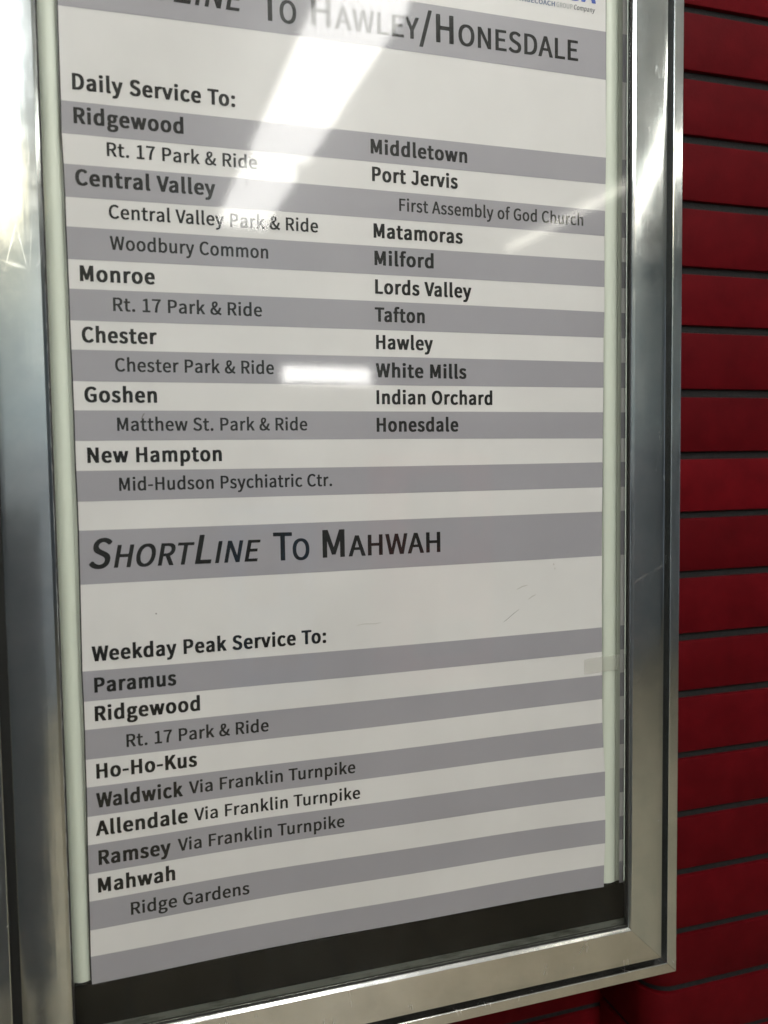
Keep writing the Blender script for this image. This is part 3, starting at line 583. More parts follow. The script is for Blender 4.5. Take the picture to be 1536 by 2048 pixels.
GB = """A809|3 4 -3 13 -1 53 290 992 304 999 325 1000 493 1000 514 995 810 53 812 20 809 7 794 1 773 0 612 0 591 5 507 284 304 287 295 283 214 7 185 0 24 0|343 447 346 441 430 441 458 441 462 447 402 656
B866|117 4 111 13 110 26 110 974 114 993 145 1000 502 998 600 981 649 962 686 941 716 914 736 888 756 849 768 803 771 704 760 645 737 592 719 567 691 539 733 514 770 480 801 428 812 395 822 316 817 237 806 191 786 145 758 105 723 72 684 47 642 28 586 12 530 3 460 0 145 0|330 158 404 155 467 161 523 180 565 212 592 257 602 309 595 349 584 375 551 410 520 428 467 443 404 449 331 447|330 605 341 601 383 601 446 608 492 625 525 651 547 691 552 737 538 783 510 816 486 829 439 842 341 846 330 842
C844|389 -10 317 10 264 36 214 73 168 121 137 168 101 240 79 312 66 391 60 483 65 602 79 681 103 760 139 832 170 878 214 924 268 964 326 991 396 1010 515 1017 599 1009 669 985 735 944 787 891 787 852 728 773 711 765 627 768 564 823 534 839 501 849 452 837 417 819 385 793 356 760 328 714 309 668 295 615 284 503 286 450 296 385 317 312 351 246 383 207 416 181 445 165 494 150 515 154 578 186 648 251 732 253 747 246 809 168 809 129 781 95 738 56 688 23 634 0 592 -10 529 -16 459 -16
D902|117 4 111 13 110 26 110 974 114 993 124 998 152 1000 404 1000 488 995 565 979 629 954 691 914 740 865 774 816 802 757 824 684 837 605 842 513 837 401 824 322 803 250 775 191 735 132 688 86 635 50 572 23 500 7 411 0 145 0|333 158 390 161 439 173 478 191 509 212 547 250 572 289 593 339 607 395 618 500 614 566 594 664 571 717 545 757 512 789 470 816 439 829 397 839 341 844 331 842 330 836
E786|117 4 111 13 110 26 110 974 114 993 124 998 152 1000 684 1000 712 994 717 980 717 862 715 849 706 842 341 840 330 836 330 612 333 605 621 605 649 601 656 586 656 474 655 454 649 447 635 444 330 441 330 164 341 161 698 161 722 158 729 151 730 138 730 20 726 7 712 1 691 0 145 0
F743|117 4 111 13 110 26 110 974 114 993 124 998 152 1000 684 1000 712 994 717 980 717 862 715 849 706 842 341 840 330 836 330 586 341 582 649 579 658 566 658 434 649 425 628 422 332 421 327 8 320 3 299 0 138 0
G904|403 -11 325 10 270 36 221 70 166 128 134 174 102 240 74 345 65 398 60 483 65 602 79 681 104 760 136 825 192 898 221 926 274 964 333 991 403 1010 529 1017 620 1008 683 989 758 944 812 891 812 852 753 773 739 765 655 766 585 824 556 839 515 850 459 836 424 819 389 793 359 760 330 714 310 668 295 615 284 503 286 450 296 385 310 332 329 286 354 246 388 207 423 181 459 163 508 150 543 155 585 172 613 194 613 385 606 389 459 389 438 393 431 404 431 536 445 546 466 547 788 547 819 543 825 523 825 108 805 82 760 46 711 20 648 -2 578 -14 529 -17
H949|117 4 111 13 110 26 110 974 114 993 138 1000 292 1000 313 999 327 992 330 612 334 607 593 606 614 607 619 612 619 980 623 993 649 1000 768 1000 817 1000 837 993 840 974 840 53 837 7 810 0 649 0 628 4 621 10 619 441 341 444 330 441 327 8 320 3 299 0 138 0
I439|117 4 111 13 110 26 111 987 117 996 138 1000 313 999 326 993 330 980 329 13 320 3 306 0 145 0
J723|236 -11 194 -1 159 13 124 34 91 62 54 108 35 141 34 181 113 246 131 253 194 254 215 250 266 181 285 166 313 152 334 158 348 168 376 203 393 260 397 319 398 858 215 860 187 865 182 878 183 990 194 998 215 1000 607 998 617 990 619 977 619 299 610 200 596 148 568 89 537 49 502 21 466 3 411 -12 355 -16
K853|117 4 111 13 110 26 110 974 114 993 131 999 166 1000 306 1000 326 993 330 980 330 678 334 666 586 995 628 1000 789 1000 810 995 816 980 813 947 559 612 854 53 857 20 853 7 831 0 684 0 642 1 628 7 411 414 331 309 330 20 326 7 313 1 292 0 138 0
L732|117 4 111 13 110 26 111 987 117 996 138 1000 313 999 326 993 330 980 330 164 341 161 670 161 698 158 706 145 706 13 698 4 670 0 145 0
M1048|117 4 111 13 110 26 110 974 114 993 131 999 166 1000 327 1000 349 993 523 463 699 993 719 1000 845 1000 915 1000 934 993 938 974 938 53 934 7 915 0 817 0 747 1 729 7 725 20 725 401 719 423 614 105 608 99 593 95 460 95 439 98 432 105 320 439 319 13 313 5 292 0 138 0
N943|117 4 111 13 110 26 110 974 114 993 131 999 166 1000 306 1000 329 993 614 456 618 467 619 987 628 997 649 1000 803 1000 830 993 833 974 833 53 830 7 803 0 670 0 628 1 614 7 327 549 324 13 313 3 299 0 138 0
O966|382 -10 312 10 260 36 208 75 162 128 128 181 102 240 78 319 64 404 60 516 64 602 78 687 99 760 129 825 181 898 213 931 257 964 319 993 382 1010 494 1017 585 1010 656 990 709 964 760 925 802 878 837 825 866 760 888 687 901 608 906 516 902 404 888 319 865 241 838 181 812 141 757 75 706 36 648 7 585 -10 494 -17|468 154 494 153 522 162 555 181 585 207 617 246 639 286 659 339 672 391 682 503 672 615 658 668 638 720 615 760 573 806 522 839 487 849 445 839 408 819 378 793 347 753 325 714 297 628 286 556 284 503 294 391 307 339 327 286 349 246 381 207 411 181 445 162
P838|117 4 111 13 110 26 110 974 114 993 145 1000 495 998 565 988 614 975 656 958 705 924 729 901 752 868 772 822 784 770 789 697 785 625 772 566 752 520 726 481 698 452 656 422 611 401 565 387 509 378 334 374 330 368 327 8 320 3 299 0 138 0|330 533 411 532 474 546 520 572 550 612 567 671 567 717 561 743 537 791 519 809 497 822 432 840 331 842
Q966|648 -230 571 -209 500 -170 437 -111 413 -78 380 -12 326 5 275 27 228 59 191 93 149 146 119 198 93 264 76 330 64 409 60 488 64 600 78 685 101 764 128 823 162 876 210 929 256 963 312 991 382 1010 494 1017 585 1010 648 993 711 962 755 929 774 909 802 879 834 830 867 757 888 685 901 606 906 494 902 409 891 336 873 264 850 205 824 159 781 100 746 65 702 34 628 1 629 -6 664 -39 698 -58 732 -70 760 -75 809 -64 837 -63 886 -64 900 -70 925 -170 924 -203 919 -210 886 -222 823 -233 725 -236|479 146 522 157 557 177 588 205 618 244 640 284 659 336 672 389 682 501 671 619 657 672 639 718 620 752 590 790 557 819 522 838 480 850 440 836 398 810 354 763 331 725 309 672 295 619 284 501 295 382 309 330 340 257 378 205 407 179 445 157
R840|117 4 111 13 110 26 110 974 114 993 145 1000 516 998 579 989 621 978 663 960 704 934 731 908 758 868 775 829 787 776 791 717 789 651 770 572 734 507 686 461 618 421 813 53 816 20 812 7 789 0 719 0 607 0 586 7 382 395 341 399 330 395 327 8 320 3 299 0 138 0|330 559 341 554 390 554 453 561 501 579 539 612 563 658 570 691 569 724 554 776 523 811 481 832 446 840 331 842
S794|300 -10 216 13 160 39 124 62 52 128 48 141 51 174 119 260 139 264 202 263 218 260 279 204 328 174 391 152 405 150 426 153 468 170 503 200 519 227 529 260 525 299 505 339 475 366 421 398 233 490 193 516 150 556 114 608 99 648 88 727 92 799 102 839 117 871 142 911 173 944 237 985 285 1003 335 1013 440 1017 517 1010 601 983 678 934 721 891 723 858 717 845 664 773 647 766 594 765 566 768 510 813 461 839 419 850 398 846 355 825 325 793 311 753 316 720 335 687 372 654 609 536 657 503 698 464 729 411 743 371 752 293 749 220 734 168 720 135 699 101 657 57 594 16 545 -2 489 -13 384 -17
T798|294 5 288 26 288 836 280 840 63 840 35 844 28 862 29 987 35 996 63 1000 735 1000 763 996 769 987 770 928 770 855 763 844 735 840 518 840 510 836 509 13 504 5 483 0 322 0
U941|373 -11 324 0 281 16 238 43 202 75 165 128 140 181 123 240 111 319 107 411 108 990 121 998 163 1000 303 1000 318 996 325 990 327 424 335 319 349 266 380 207 404 181 423 168 471 150 520 167 562 203 585 240 609 312 619 424 621 990 628 996 646 1000 800 1000 828 997 834 990 836 977 836 404 832 319 820 246 799 174 774 121 744 80 704 43 660 16 611 -2 555 -13 450 -17
V770|273 5 -5 947 -7 980 -3 993 14 999 49 1000 189 1000 215 993 385 374 392 377 560 993 588 1000 749 1000 770 996 778 987 776 947 504 12 497 4 476 0 301 0
W1125|211 4 205 13 23 954 26 993 43 999 78 1000 218 1000 242 993 337 465 463 993 484 1000 582 1000 645 1000 668 993 792 467 890 993 904 999 925 1000 1072 1000 1098 993 1102 954 921 7 897 0 799 0 708 0 685 7 561 531 441 7 428 1 407 0 232 0
Y718|256 4 249 20 247 382 -7 947 -9 987 -3 996 18 1000 186 1000 214 993 361 643 507 993 536 1000 718 997 727 987 725 947 468 375 466 10 459 3 438 0 277 0
a756|222 -11 173 3 139 23 100 62 81 95 65 154 61 200 65 266 77 312 98 352 124 381 161 411 201 433 257 456 313 472 444 496 448 510 438 549 425 574 404 597 376 612 355 609 316 595 229 545 166 542 138 546 131 552 89 635 90 674 131 703 187 733 236 753 292 767 334 773 425 774 474 770 523 758 570 733 593 715 616 687 636 654 651 615 662 569 670 464 669 10 661 3 642 0 495 0 479 3 467 19 418 -2 362 -15 278 -17|320 148 334 142 376 160 418 189 451 220 450 345 397 333 361 319 313 288 294 266 279 233 278 207 295 168
b820|359 -11 296 10 288 3 275 1 128 0 107 4 100 16 100 1056 100 1069 114 1079 289 1081 314 1075 319 1062 320 753 324 750 352 761 401 772 457 774 548 769 600 753 637 733 669 707 702 668 728 621 757 529 766 464 769 398 765 305 753 240 734 181 712 135 681 89 646 51 611 25 562 1 520 -11 471 -16 408 -16|412 148 429 151 457 167 496 207 527 273 544 358 540 457 521 529 492 577 470 595 436 611 380 582 319 529 319 207 359 173
c694|312 -10 263 3 221 22 179 50 140 89 111 128 88 174 66 246 57 299 53 365 57 457 70 523 91 582 120 635 151 674 179 701 228 735 277 756 333 770 438 774 508 767 571 746 636 700 655 681 654 641 599 562 585 556 501 558 452 595 417 610 380 595 353 575 329 549 312 522 284 450 275 378 283 306 295 266 326 207 368 167 406 148 417 145 452 158 522 208 585 210 613 207 667 121 668 82 648 62 602 29 564 10 515 -7 431 -17
d823|285 -11 235 3 196 23 161 49 127 89 103 127 81 181 67 233 58 293 54 385 59 464 70 523 87 575 113 628 145 673 173 703 208 730 251 753 299 768 355 774 439 773 502 762 503 1062 508 1075 537 1081 712 1078 722 1069 723 1056 721 10 714 3 698 0 558 0 532 3 523 12 481 -4 432 -15 348 -17|392 148 417 154 446 172 503 227 503 549 467 583 411 610 376 596 349 575 311 523 285 450 277 378 283 306 304 233 339 181 362 162
e745|319 -10 268 3 224 23 184 49 138 95 114 128 90 174 69 233 57 299 53 391 57 457 68 516 88 575 115 628 155 681 182 707 218 733 263 755 312 769 382 774 480 769 529 756 575 733 621 694 658 641 681 589 701 490 704 404 699 332 690 323 669 321 284 321 275 319 282 286 308 227 332 194 372 161 410 144 431 140 461 148 543 190 613 192 634 188 678 102 678 69 669 56 620 26 578 7 529 -7 438 -17|278 470 284 464 340 464 487 464 496 470 485 523 462 569 429 602 396 616 365 602 326 569 296 523
f477|121 6 117 26 117 599 44 603 32 612 31 737 34 743 44 748 117 757 119 888 125 934 148 1000 164 1026 189 1053 240 1083 289 1094 401 1097 478 1085 513 1072 521 1059 520 1026 496 934 478 925 422 924 401 926 373 935 351 908 339 868 338 757 443 756 467 750 471 737 471 625 469 612 457 603 336 599 335 13 331 6 310 0 149 0
g757|261 -314 198 -300 163 -286 128 -266 84 -222 65 -189 55 -156 52 -90 60 -38 79 5 120 54 121 61 101 94 91 127 89 206 105 258 138 304 94 383 76 456 78 554 89 601 102 633 126 673 149 700 179 726 226 751 289 770 408 774 457 768 499 757 702 756 730 752 737 739 734 614 716 607 646 606 640 601 657 528 655 436 635 364 608 318 586 291 555 266 492 235 450 225 401 221 303 222 291 193 304 166 338 149 541 144 583 140 632 128 689 101 725 61 737 34 746 2 749 -64 745 -103 733 -143 712 -182 687 -215 658 -242 618 -269 569 -291 520 -306 457 -317 345 -320|366 -176 387 -178 436 -166 469 -149 499 -126 520 -97 530 -71 526 -51 512 -31 485 -17 450 -11 303 -10 296 -13 277 -38 261 -71 259 -90 264 -110 282 -136 303 -153 338 -169|362 370 373 369 387 377 422 412 442 456 449 495 443 535 426 574 397 607 366 621 338 604 313 574 296 535 291 495 297 456 314 416 338 386
h807|107 4 100 13 100 26 100 1066 107 1076 121 1080 303 1080 317 1072 319 1059 319 750 324 746 373 765 415 773 492 774 550 770 590 759 625 741 667 701 689 664 712 586 719 533 720 13 716 6 695 0 534 0 506 7 502 20 502 447 498 507 491 539 478 572 461 592 436 607 385 579 319 513 317 8 310 3 289 0 128 0
i418|104 6 100 26 100 743 104 750 125 756 307 754 315 750 319 737 319 13 314 5 293 0 132 0|160 842 118 857 104 870 90 895 84 921 84 974 90 1000 101 1020 132 1044 166 1053 258 1052 300 1037 327 1007 336 974 335 914 319 875 298 855 265 843
j418|-4 -304 -48 -291 -60 -277 -59 -245 -37 -152 -27 -146 -11 -144 73 -147 91 -120 99 -80 101 742 108 752 122 756 304 755 316 749 319 729 319 -60 314 -139 305 -179 290 -217 262 -258 234 -281 202 -297 164 -306 115 -310 45 -310|171 841 143 845 123 854 106 867 93 887 83 920 82 959 87 992 95 1012 121 1038 157 1052 255 1052 297 1039 323 1012 335 979 336 920 322 880 304 860 276 845 241 840
k743|107 4 100 13 100 26 100 1066 107 1076 121 1080 303 1079 315 1072 317 1059 317 546 321 533 485 751 513 756 681 756 702 753 711 743 709 704 512 441 737 53 739 13 730 3 709 0 541 0 515 7 373 263 317 191 317 20 313 7 282 0 128 0
l428|191 -10 159 3 128 34 109 75 101 128 100 1062 105 1075 121 1080 296 1080 314 1075 319 1062 320 161 324 148 331 144 359 142 369 135 385 43 386 10 377 -4 324 -15 240 -16
m1182|107 4 100 13 100 26 100 730 104 750 128 756 275 756 296 750 303 738 345 759 394 772 513 773 555 766 595 750 624 730 646 708 702 744 751 765 786 772 870 774 919 770 954 761 989 745 1017 724 1039 697 1059 664 1073 625 1088 539 1090 26 1087 7 1059 0 898 0 877 6 872 13 871 480 864 526 854 559 835 589 814 604 797 599 765 577 731 546 704 513 702 8 688 1 667 0 513 0 489 7 486 20 486 447 482 507 475 539 461 572 443 594 422 604 366 566 319 513 317 8 310 3 289 0 128 0
n811|107 4 100 13 100 26 100 730 104 750 128 756 275 756 296 750 303 735 346 757 380 767 415 773 492 774 550 770 590 759 622 743 659 711 689 664 703 625 713 579 721 480 721 26 717 7 695 0 548 0 520 1 506 7 502 20 502 447 498 507 491 539 478 572 461 592 436 607 385 579 319 513 317 8 310 3 289 0 128 0
o806|312 -10 270 1 235 16 183 49 138 95 114 128 90 174 67 246 57 299 53 365 57 457 69 523 90 582 116 631 161 687 221 734 270 757 319 769 424 774 494 768 536 757 574 740 625 707 669 661 693 628 716 582 737 523 749 457 753 398 749 299 737 233 716 174 690 124 662 87 631 56 585 22 536 1 487 -12 382 -17|397 148 417 150 445 166 466 184 492 220 514 266 525 306 532 378 524 450 499 523 462 575 437 595 403 610 369 595 345 575 307 523 283 450 275 378 283 306 307 233 345 181 368 162
p823|107 -289 100 -280 100 -267 101 746 107 752 128 756 268 756 292 752 303 741 373 767 436 774 541 770 597 754 638 733 662 713 702 668 728 621 757 529 766 463 769 404 765 312 753 239 734 180 712 134 681 88 650 55 616 29 569 3 520 -11 464 -16 387 -15 324 -2 320 -4 319 -274 316 -287 303 -292 282 -294 128 -293|396 154 415 147 435 154 471 178 495 206 527 272 543 351 540 456 521 529 492 577 471 595 436 611 379 581 319 529 319 206 349 180
r550|107 4 100 13 100 26 100 730 104 750 128 756 275 756 289 754 303 742 352 766 415 774 506 771 551 757 561 743 561 717 538 605 513 598 457 598 429 603 408 592 379 566 358 539 320 461 317 8 310 3 289 0 128 0
s644|232 -11 174 3 120 26 71 55 31 89 30 128 82 207 88 214 106 218 183 215 258 161 288 147 323 137 351 148 372 165 390 194 393 217 379 246 341 279 176 357 134 386 106 413 77 464 68 496 64 556 75 628 89 661 123 707 155 733 197 754 260 771 309 774 393 773 449 764 519 737 558 714 590 687 592 648 538 569 519 562 442 564 379 604 337 618 315 608 294 589 283 569 280 549 294 523 316 502 349 483 495 418 540 387 568 358 595 312 606 273 609 207 598 135 572 82 547 52 519 29 484 9 449 -4 400 -13 302 -17
t538|268 -11 239 -4 211 10 183 29 160 56 143 89 125 148 120 194 118 595 114 601 37 603 27 608 24 615 25 740 37 748 114 754 126 760 136 937 142 948 156 952 303 952 331 947 337 931 337 760 345 756 492 755 506 750 510 740 511 621 506 607 485 602 338 599 337 246 340 214 348 181 359 161 374 148 380 145 408 155 436 158 492 156 506 148 529 56 529 23 526 16 513 10 422 -14 331 -17
u807|258 -11 223 -2 197 10 161 36 139 62 121 95 99 168 90 279 92 746 104 755 146 756 286 756 301 753 308 746 310 306 314 246 319 220 336 181 356 159 377 150 427 181 460 214 490 253 492 746 499 753 517 756 700 753 707 746 709 733 707 10 700 3 685 0 531 0 517 3 503 20 461 -1 405 -14 321 -17
v706|245 4 235 20 9 704 7 737 11 750 28 756 63 756 203 756 226 750 357 329 486 750 518 756 672 756 693 752 700 737 697 704 471 7 441 0 266 0
w1036|205 6 25 704 23 737 27 750 44 756 79 756 219 756 240 750 324 402 331 412 417 750 443 756 618 754 629 743 716 389 803 750 828 756 933 756 989 756 1010 750 1014 711 838 7 821 1 765 0 625 0 603 7 520 341 513 332 433 7 422 2 394 0 226 0
x679|16 4 9 20 12 53 208 395 29 704 26 737 30 750 65 756 226 756 247 752 345 579 436 751 457 756 618 756 650 750 654 737 651 704 471 382 667 53 670 20 667 7 639 0 471 0 450 3 441 13 338 194 331 198 226 4 205 0 51 0
y706|84 -295 49 -285 36 -274 35 -241 58 -142 65 -136 84 -132 161 -136 182 -122 210 -91 231 -54 250 -4 257 29 8 707 8 746 14 753 35 756 196 756 224 752 364 342 485 746 491 753 511 756 665 756 692 753 699 739 698 707 458 -50 411 -162 376 -215 344 -247 315 -269 280 -286 245 -295 196 -300 126 -300
z652|40 4 33 20 34 112 337 599 103 601 76 605 70 612 69 625 69 737 73 750 96 756 222 756 586 756 612 750 616 737 614 642 311 158 593 155 619 151 625 145 627 132 627 20 623 7 607 1 586 0 68 0
1746|102 4 95 20 95 138 99 151 123 157 284 158 287 164 287 796 141 803 134 816 134 921 144 930 248 961 326 998 494 998 502 993 506 980 507 158 648 157 674 151 678 138 678 13 669 3 648 0 130 0
7746|231 4 225 13 224 26 230 151 252 336 269 428 308 566 343 660 379 737 434 836 420 840 61 842 49 855 50 987 56 996 84 1000 665 1000 693 995 700 980 699 882 642 796 590 704 529 566 503 480 469 309 459 217 447 13 441 5 420 0 252 0
.421|147 -12 126 -4 105 13 93 29 82 56 77 89 79 135 96 181 124 207 161 220 259 220 297 207 325 181 342 135 342 69 324 23 295 -4 266 -14 189 -17
:421|147 -12 126 -4 105 13 93 29 82 56 77 89 79 135 96 181 124 207 161 220 259 220 297 207 325 181 342 135 342 69 324 23 295 -4 266 -14 189 -17|161 502 134 510 112 523 95 543 85 562 79 589 78 641 82 668 93 694 105 710 126 726 161 738 245 739 294 727 323 700 342 654 343 589 326 543 299 516 267 503
&893|258 -10 223 -2 181 14 143 36 106 69 64 128 48 168 37 214 34 286 43 358 56 398 90 457 132 505 190 556 159 661 148 760 151 819 157 852 185 918 230 970 289 1003 328 1013 370 1016 475 1012 503 1006 538 990 573 963 593 937 618 878 626 793 623 753 613 714 585 654 538 595 449 516 503 437 580 348 623 437 666 562 692 567 839 567 867 560 871 549 869 516 836 411 792 306 740 207 802 168 877 135 881 95 853 -4 849 -10 839 -15 769 -16 748 -13 692 8 608 54 601 54 536 16 452 -10 363 -17|361 141 405 155 446 181 448 187 370 273 293 375 272 345 255 306 251 279 258 240 277 200 300 174 328 154|362 700 370 696 401 733 424 786 426 806 420 832 410 852 398 862 370 832 355 793 352 760
/555|12 -225 5 -216 7 -177 358 1067 362 1073 383 1078 537 1075 545 1067 544 1027 194 -216 187 -226 166 -229 33 -229
-502|53 319 46 334 46 446 51 459 60 462 424 464 445 462 457 452 458 334 454 321 445 316 81 314
 358
"""
def load(src):
    d = {}
    for ln in src.split('\n'):
        if not ln: continue
        ch = ln[0]; parts = ln[1:].split('|'); loops = []
        for p in parts[1:]:
            n_ = list(map(int, p.split())); loops.append(list(zip(n_[0::2], n_[1::2])))
        d[ch] = (int(parts[0]), loops)
    return d
FONT = {'R': load(GR), 'B': load(GB)}
KERN = {'To': -90, 'Ta': -100, 'Va': -70, 'Vi': -30, 'We': -40, 'Wa': -55, 'Tu': -80, 'AW': -60, 'AH': 0, 'WA': -70, 'TO': 0, 'LE': 0, 'EY': -20, 'Y/': -20, 'ey': -10, 'Fr': -20, 'Ki': 0}
GLYPHS = {}
def glyph(wt, g_):
    """one filled letter: verts in cap-height units and triangles"""
    if (wt, g_) in GLYPHS: return GLYPHS[(wt, g_)]
    cu = bpy.data.curves.new('glyph', 'CURVE'); cu.dimensions = '2D'; cu.fill_mode = 'BOTH'
    for lp in FONT[wt][g_][1]:
        sp = cu.splines.new('POLY'); sp.points.add(len(lp) - 1); sp.use_cyclic_u = True
        for i_, (px_, py_) in enumerate(lp): sp.points[i_].co = (px_ * MM, py_ * MM, 0, 1)
    ob = bpy.data.objects.new('glyph', cu)
    me = ob.to_mesh()
    out = ([(v_.co.x * 1000, v_.co.y * 1000) for v_ in me.vertices], [tuple(p.vertices) for p in me.polygons])
    ob.to_mesh_clear(); bpy.data.objects.remove(ob); bpy.data.curves.remove(cu)
    GLYPHS[(wt, g_)] = out
    return out
def lettering(text, wt, x0, z0, x1, z1, cap, shear=0.0, sc=0.0, material=None, lift=.00032, label=None):
    F = FONT[wt]; pts, fs = [], []; pen = 0.0; prev = ''
    for ch in text:
        s_, g_ = 1.0, ch
        if sc and ch.islower(): s_, g_ = sc, ch.upper()
        pen += KERN.get(prev + ch, 0)
        if F[g_][1]:
            vs, tris = glyph(wt, g_); b0 = len(pts)
            wd = 1.04 if s_ < 1 else 1
            for (px_, py_) in vs: pts.append((pen + px_ * s_ * wd + py_ * s_ * shear, py_ * s_))
            fs += [tuple(i_ + b0 for i_ in t_) for t_ in tris]
        pen += (F[g_][0] + (22 if sc else 0)) * s_
        prev = ch
    lo = min(p[0] for p in pts); hi = max(p[0] for p in pts); kx = (x1 - x0) / (hi - lo)
    vs = []
    for X, Y in pts:
        wx = (x0 + (X - lo) * kx) * MM
        wz = (z0 + (z1 - z0) * (X - lo) / (hi - lo) + Y * cap / 1000) * MM
        vs.append((wx, yat(wx, wz) - lift, wz))
    o = pydata('lettering', vs, fs, material or M['ink'], poster)
    if label: o['label'] = label
    return o
TEXTS = [('Daily Service To:', 'B', -22.4, 1836.5, 123.9, 1836.5, 14.4, 0.0, 0.0),
         ('Ridgewood', 'B', -22.2, 1806.7, 75.0, 1806.7, 14.4, 0.0, 0.0),
         ('Rt. 17 Park & Ride', 'R', 5.6, 1780.2, 143.7, 1780.2, 12.5, 0.0, 0.0),
         ('Central Valley', 'B', -22.6, 1752.0, 103.1, 1752.0, 14.4, 0.0, 0.0),
         ('Central Valley Park & Ride', 'R', 5.6, 1724.3, 202.9, 1724.3, 12.5, 0.0, 0.0),
         ('Woodbury Common', 'R', 5.6, 1696.0, 152.6, 1696.0, 12.5, 0.0, 0.0),
         ('Monroe', 'B', -21.6, 1666.1, 44.9, 1666.1, 14.4, 0.0, 0.0),
         ('Rt. 17 Park & Ride', 'R', 6.6, 1640.1, 145.4, 1640.1, 12.5, 0.0, 0.0),
         ('Chester', 'B', -21.8, 1610.5, 45.1, 1610.5, 14.4, 0.0, 0.0),
         ('Chester Park & Ride', 'R', 6.6, 1584.4, 156.0, 1584.4, 12.5, 0.0, 0.0),
         ('Goshen', 'B', -21.4, 1555.6, 43.7, 1555.6, 14.4, 0.0, 0.0),
         ('Matthew St. Park & Ride', 'R', 6.7, 1529.1, 188.5, 1529.1, 12.5, 0.0, 0.0),
         ('New Hampton', 'B', -20.7, 1499.5, 103.1, 1499.5, 14.4, 0.0, 0.0),
         ('Mid-Hudson Psychiatric Ctr.', 'R', 6.7, 1472.8, 213.0, 1472.8, 12.5, 0.0, 0.0),
         ('Weekday Peak Service To:', 'B', -22.9, 1312.9, 203.6, 1312.9, 14.4, 0.0, 0.0),
         ('Paramus', 'B', -21.7, 1283.1, 53.6, 1283.1, 14.4, 0.0, 0.0),
         ('Ridgewood', 'B', -22.1, 1255.8, 75.6, 1255.8, 14.4, 0.0, 0.0),
         ('Rt. 17 Park & Ride', 'R', 5.6, 1227.6, 142.7, 1227.6, 12.5, 0.0, 0.0),
         ('Ho-Ho-Kus', 'B', -22.6, 1200.4, 71.2, 1200.4, 14.4, 0.0, 0.0),
         ('Waldwick', 'B', -23.5, 1172.3, 56.7, 1172.3, 14.4, 0.0, 0.0),
         ('Via Franklin Turnpike', 'R', 62.8, 1173.7, 232.1, 1173.7, 12.5, 0.0, 0.0),
         ('Allendale', 'B', -24.9, 1145.1, 60.8, 1145.1, 14.4, 0.0, 0.0),
         ('Via Franklin Turnpike', 'R', 67.1, 1145.8, 236.9, 1145.8, 12.5, 0.0, 0.0),
         ('Ramsey', 'B', -23.3, 1116.4, 43.7, 1116.4, 14.4, 0.0, 0.0),
         ('Via Franklin Turnpike', 'R', 50.6, 1117.7, 219.6, 1117.7, 12.5, 0.0, 0.0),
         ('Mahwah', 'B', -24.7, 1089.4, 47.2, 1089.4, 14.4, 0.0, 0.0),
         ('Ridge Gardens', 'R', 4.6, 1062.1, 119.6, 1062.1, 12.5, 0.0, 0.0),
         ('Middletown', 'B', 258.4, 1805.9, 363.7, 1805.9, 14.4, 0.0, 0.0),
         ('Port Jervis', 'B', 259.5, 1778.9, 352.7, 1778.9, 14.4, 0.0, 0.0),
         ('First Assembly of God Church', 'R', 288.0, 1751.5, 501.3, 1751.5, 12.5, 0.0, 0.0),
         ('Matamoras', 'B', 260.3, 1723.0, 357.9, 1723.0, 14.4, 0.0, 0.0),
         ('Milford', 'B', 260.9, 1695.8, 325.1, 1695.8, 14.4, 0.0, 0.0),
         ('Lords Valley', 'B', 261.3, 1667.3, 367.4, 1667.3, 14.4, 0.0, 0.0),
         ('Tafton', 'B', 260.6, 1639.3, 314.8, 1639.3, 14.4, 0.0, 0.0),
         ('Hawley', 'B', 261.6, 1611.6, 323.6, 1611.6, 14.4, 0.0, 0.0),
         ('White Mills', 'B', 260.9, 1582.9, 361.3, 1582.9, 14.4, 0.0, 0.0),
         ('Indian Orchard', 'B', 261.3, 1555.6, 391.3, 1555.6, 14.4, 0.0, 0.0),
         ('Honesdale', 'B', 261.1, 1527.4, 351.7, 1527.4, 14.4, 0.0, 0.0),
         ('ShortLine', 'R', -22.7, 1400.5, 139.0, 1399.9, 28.3, 0.2, 0.76),
         ('To', 'R', 151.5, 1399.5, 188.2, 1399.0, 28.3, 0.0, 0.76),
         ('Mahwah', 'R', 201.8, 1400.1, 329.9, 1400.2, 28.3, 0.0, 0.76),
         ('To', 'R', 150.3, 1921.0, 185.0, 1921.0, 28.3, 0.0, 0.76),
         ('Hawley/Honesdale', 'R', 199.9, 1922.5, 495.5, 1926.1, 28.3, 0.0, 0.76),
         ('ShortLine', 'R', -28.0, 1925.9, 133.7, 1925.6, 28.3, 0.2, 0.76)]
for (tx, wt, x0, z0, x1, z1, cap, sh, sc) in TEXTS:
    kind = 'title' if sc else ('bold black line' if wt == 'B' else 'thin black line')
    shown = tx.upper() if sc else tx
    lettering(tx, wt, x0, z0, x1, z1, cap, sh, sc, M['ink'] if (wt == 'B') else M['ink_soft'], label='%s reading %s' % (kind, shown))
# foot of the logo in the top right corner
lettering('A Stagecoach', 'B', 412.5, 1979.4, 467.6, 1979.6, 5.0, 0, .999, M['navy'], label='small blue grey capitals')
lettering('Group', 'R', 469.3, 1979.6, 488.8, 1979.8, 5.0, 0, .999, M['lightgrey'], label='small light grey capitals')
lettering('Company', 'R', 490.5, 1980.0, 516.6, 1979.9, 5.2, .22, 0, M['slate'], label='small slanted dark word')
lettering('USA', 'B', 464.5, 1989.2, 517.4, 1989.6, 19, .12, 0, M['blue'], label='bold blue capitals')

